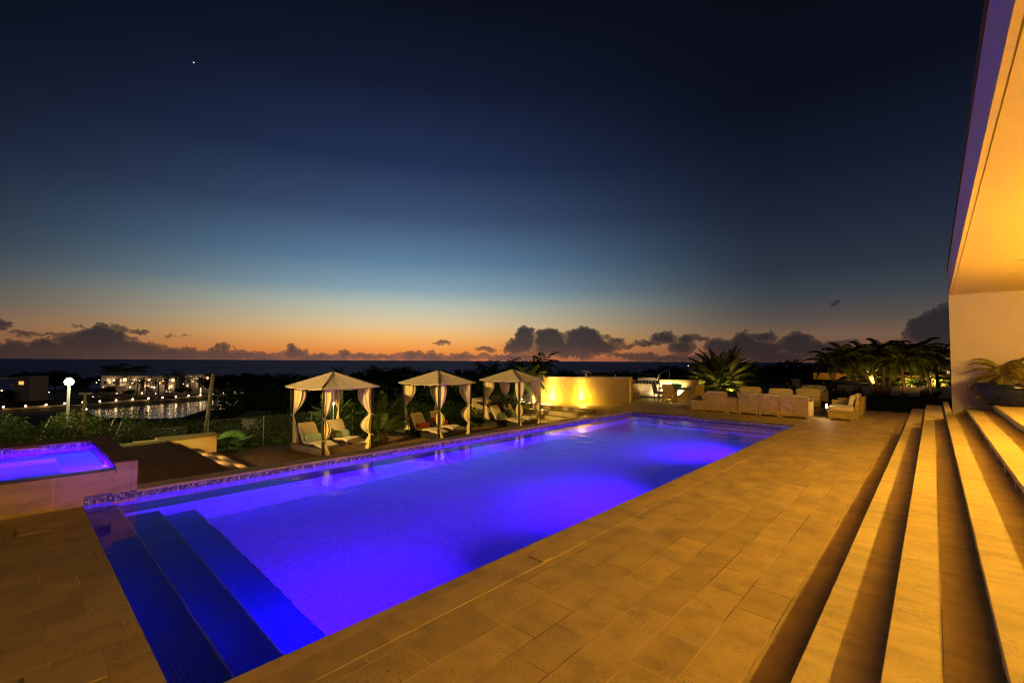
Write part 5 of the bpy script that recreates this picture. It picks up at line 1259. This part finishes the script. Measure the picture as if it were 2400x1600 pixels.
# lower garden walls, stair and more small lights on the far shore
for xa, xb, yy, d_, hh, lab in ((188, 236, 926, 172, 1.3, 'pale garden wall right of the timber mast on the far shore'), (238, 292, 929, 172, 1.4, 'pale curved-end garden wall under the left villa'), (386, 432, 924, 178, 1.2, 'pale garden wall under the third villa'), (40, 120, 936, 160, .9, 'dim wall left of the street lamp on the far shore'), (252, 272, 914, 182, 2.2, 'small annex below the left villa'), (528, 560, 899, 190, 1.6, 'pale house fragment among trees right of the pole')):
    A = atd(xa, yy, d_); B = atd(xb, yy, d_); L_ = (B.xy-A.xy).length
    tag(Bx(0, 0, 0, L_, .5 if hh < 2 else 5, hh).build('garden_wall', 'stucco', None, loc=(A.x, A.y, A.z-hh*.3), rz=math.atan2(B.y-A.y, B.x-A.x), bevel=.05), lab, 'wall')
gs = thing('garden_stair', 'narrow lit stair running down from the second villa to the shore', 'stairs')
for k in range(12):
    q = atd(345+k*1.9, 906+k*2.3, 184-k*1.2); Bx(-.8, -.5, -.5, .8, .5, 0).build('step', 'stucco', gs, loc=tuple(q))
for px, py, d_, r_, lab in ((55, 943, 158, .16, 'amber glow in the bushes above the second shore lamp'), (4, 915, 150, .2, 'amber glow at the left edge below the pergola'), (598, 914, 186, .2, 'amber glowing bush at the right end of the shore'), (310, 897, 180, .14, 'light in the tree before the left villa'), (232, 890, 184, .12, 'first small light left of the white villas'), (226, 896, 184, .12, 'second small light left of the white villas'), (277, 929, 174, .12, 'tiny light on the wall under the left villa'), (430, 900, 184, .12, 'tiny light between the third and right villas'), (356, 906, 186, .14, 'light at the top of the garden stair'), (520, 903, 188, .1, 'faint light among the trees right of the pole')):
    q = atd(px, py, d_); e = MB().ball((0, 0, 0), r_, 8).build('distant_lamp', 'bulb_far', None, True, loc=q); tag(e, lab, 'lamp'); lamp('POINT', (.7, -.2, .3), 60, (1, .55, .16), e, .1)
# palms before the villas
for px, py, d_, lab in ((372, 892, 182, 'dark palm before the lit villas, left of the doorway'), (390, 886, 184, 'dark palm between the second and third villas'), (414, 876, 184, 'tall dark palm before the third villa'), (446, 888, 184, 'dark palm before the right villa'), (468, 890, 184, 'dark palm just left of the leaning pole top'), (322, 895, 182, 'dark palm before the second villa'), (345, 893, 182, 'dark palm beside the garden stair')):
    p = atd(px, py, d_); put_palm(p.x, p.y, p.z, 1.15, lab, None, 'shore_palm', zg=-12.8, tr=.22)
for px, py, d_, s_, lab in ((250, 905, 181, .55, 'dark bush before the left villa'), (305, 912, 180, .4, 'low dark bush below the flat-topped tree'), (430, 905, 183, .5, 'dark bush between the third and right villas'), (505, 885, 180, .9, 'dark tree right of the leaning pole top'), (540, 876, 178, 1.1, 'large dark tree on the far shore right of the leaning pole'), (575, 872, 176, 1.1, 'round dark tree on the far shore, second right of the pole'), (615, 884, 170, .8, 'dark tree at the right end of the lamp-lined shore'), (650, 890, 160, .8, 'dark tree above the lagoon beside the first cabana roof'), (70, 905, 160, .8, 'dark tree below the orange lit window'), (20, 912, 150, .8, 'dark tree at the left edge below the pergola'), (180, 890, 175, .8, 'dark tree behind the timber mast top')):
    p = atd(px, py, d_); put_tree('dark_b', p.x, p.y, p.z, lab, None, 'shore_tree', sc_=s_)
print('objects', len(bpy.data.objects))
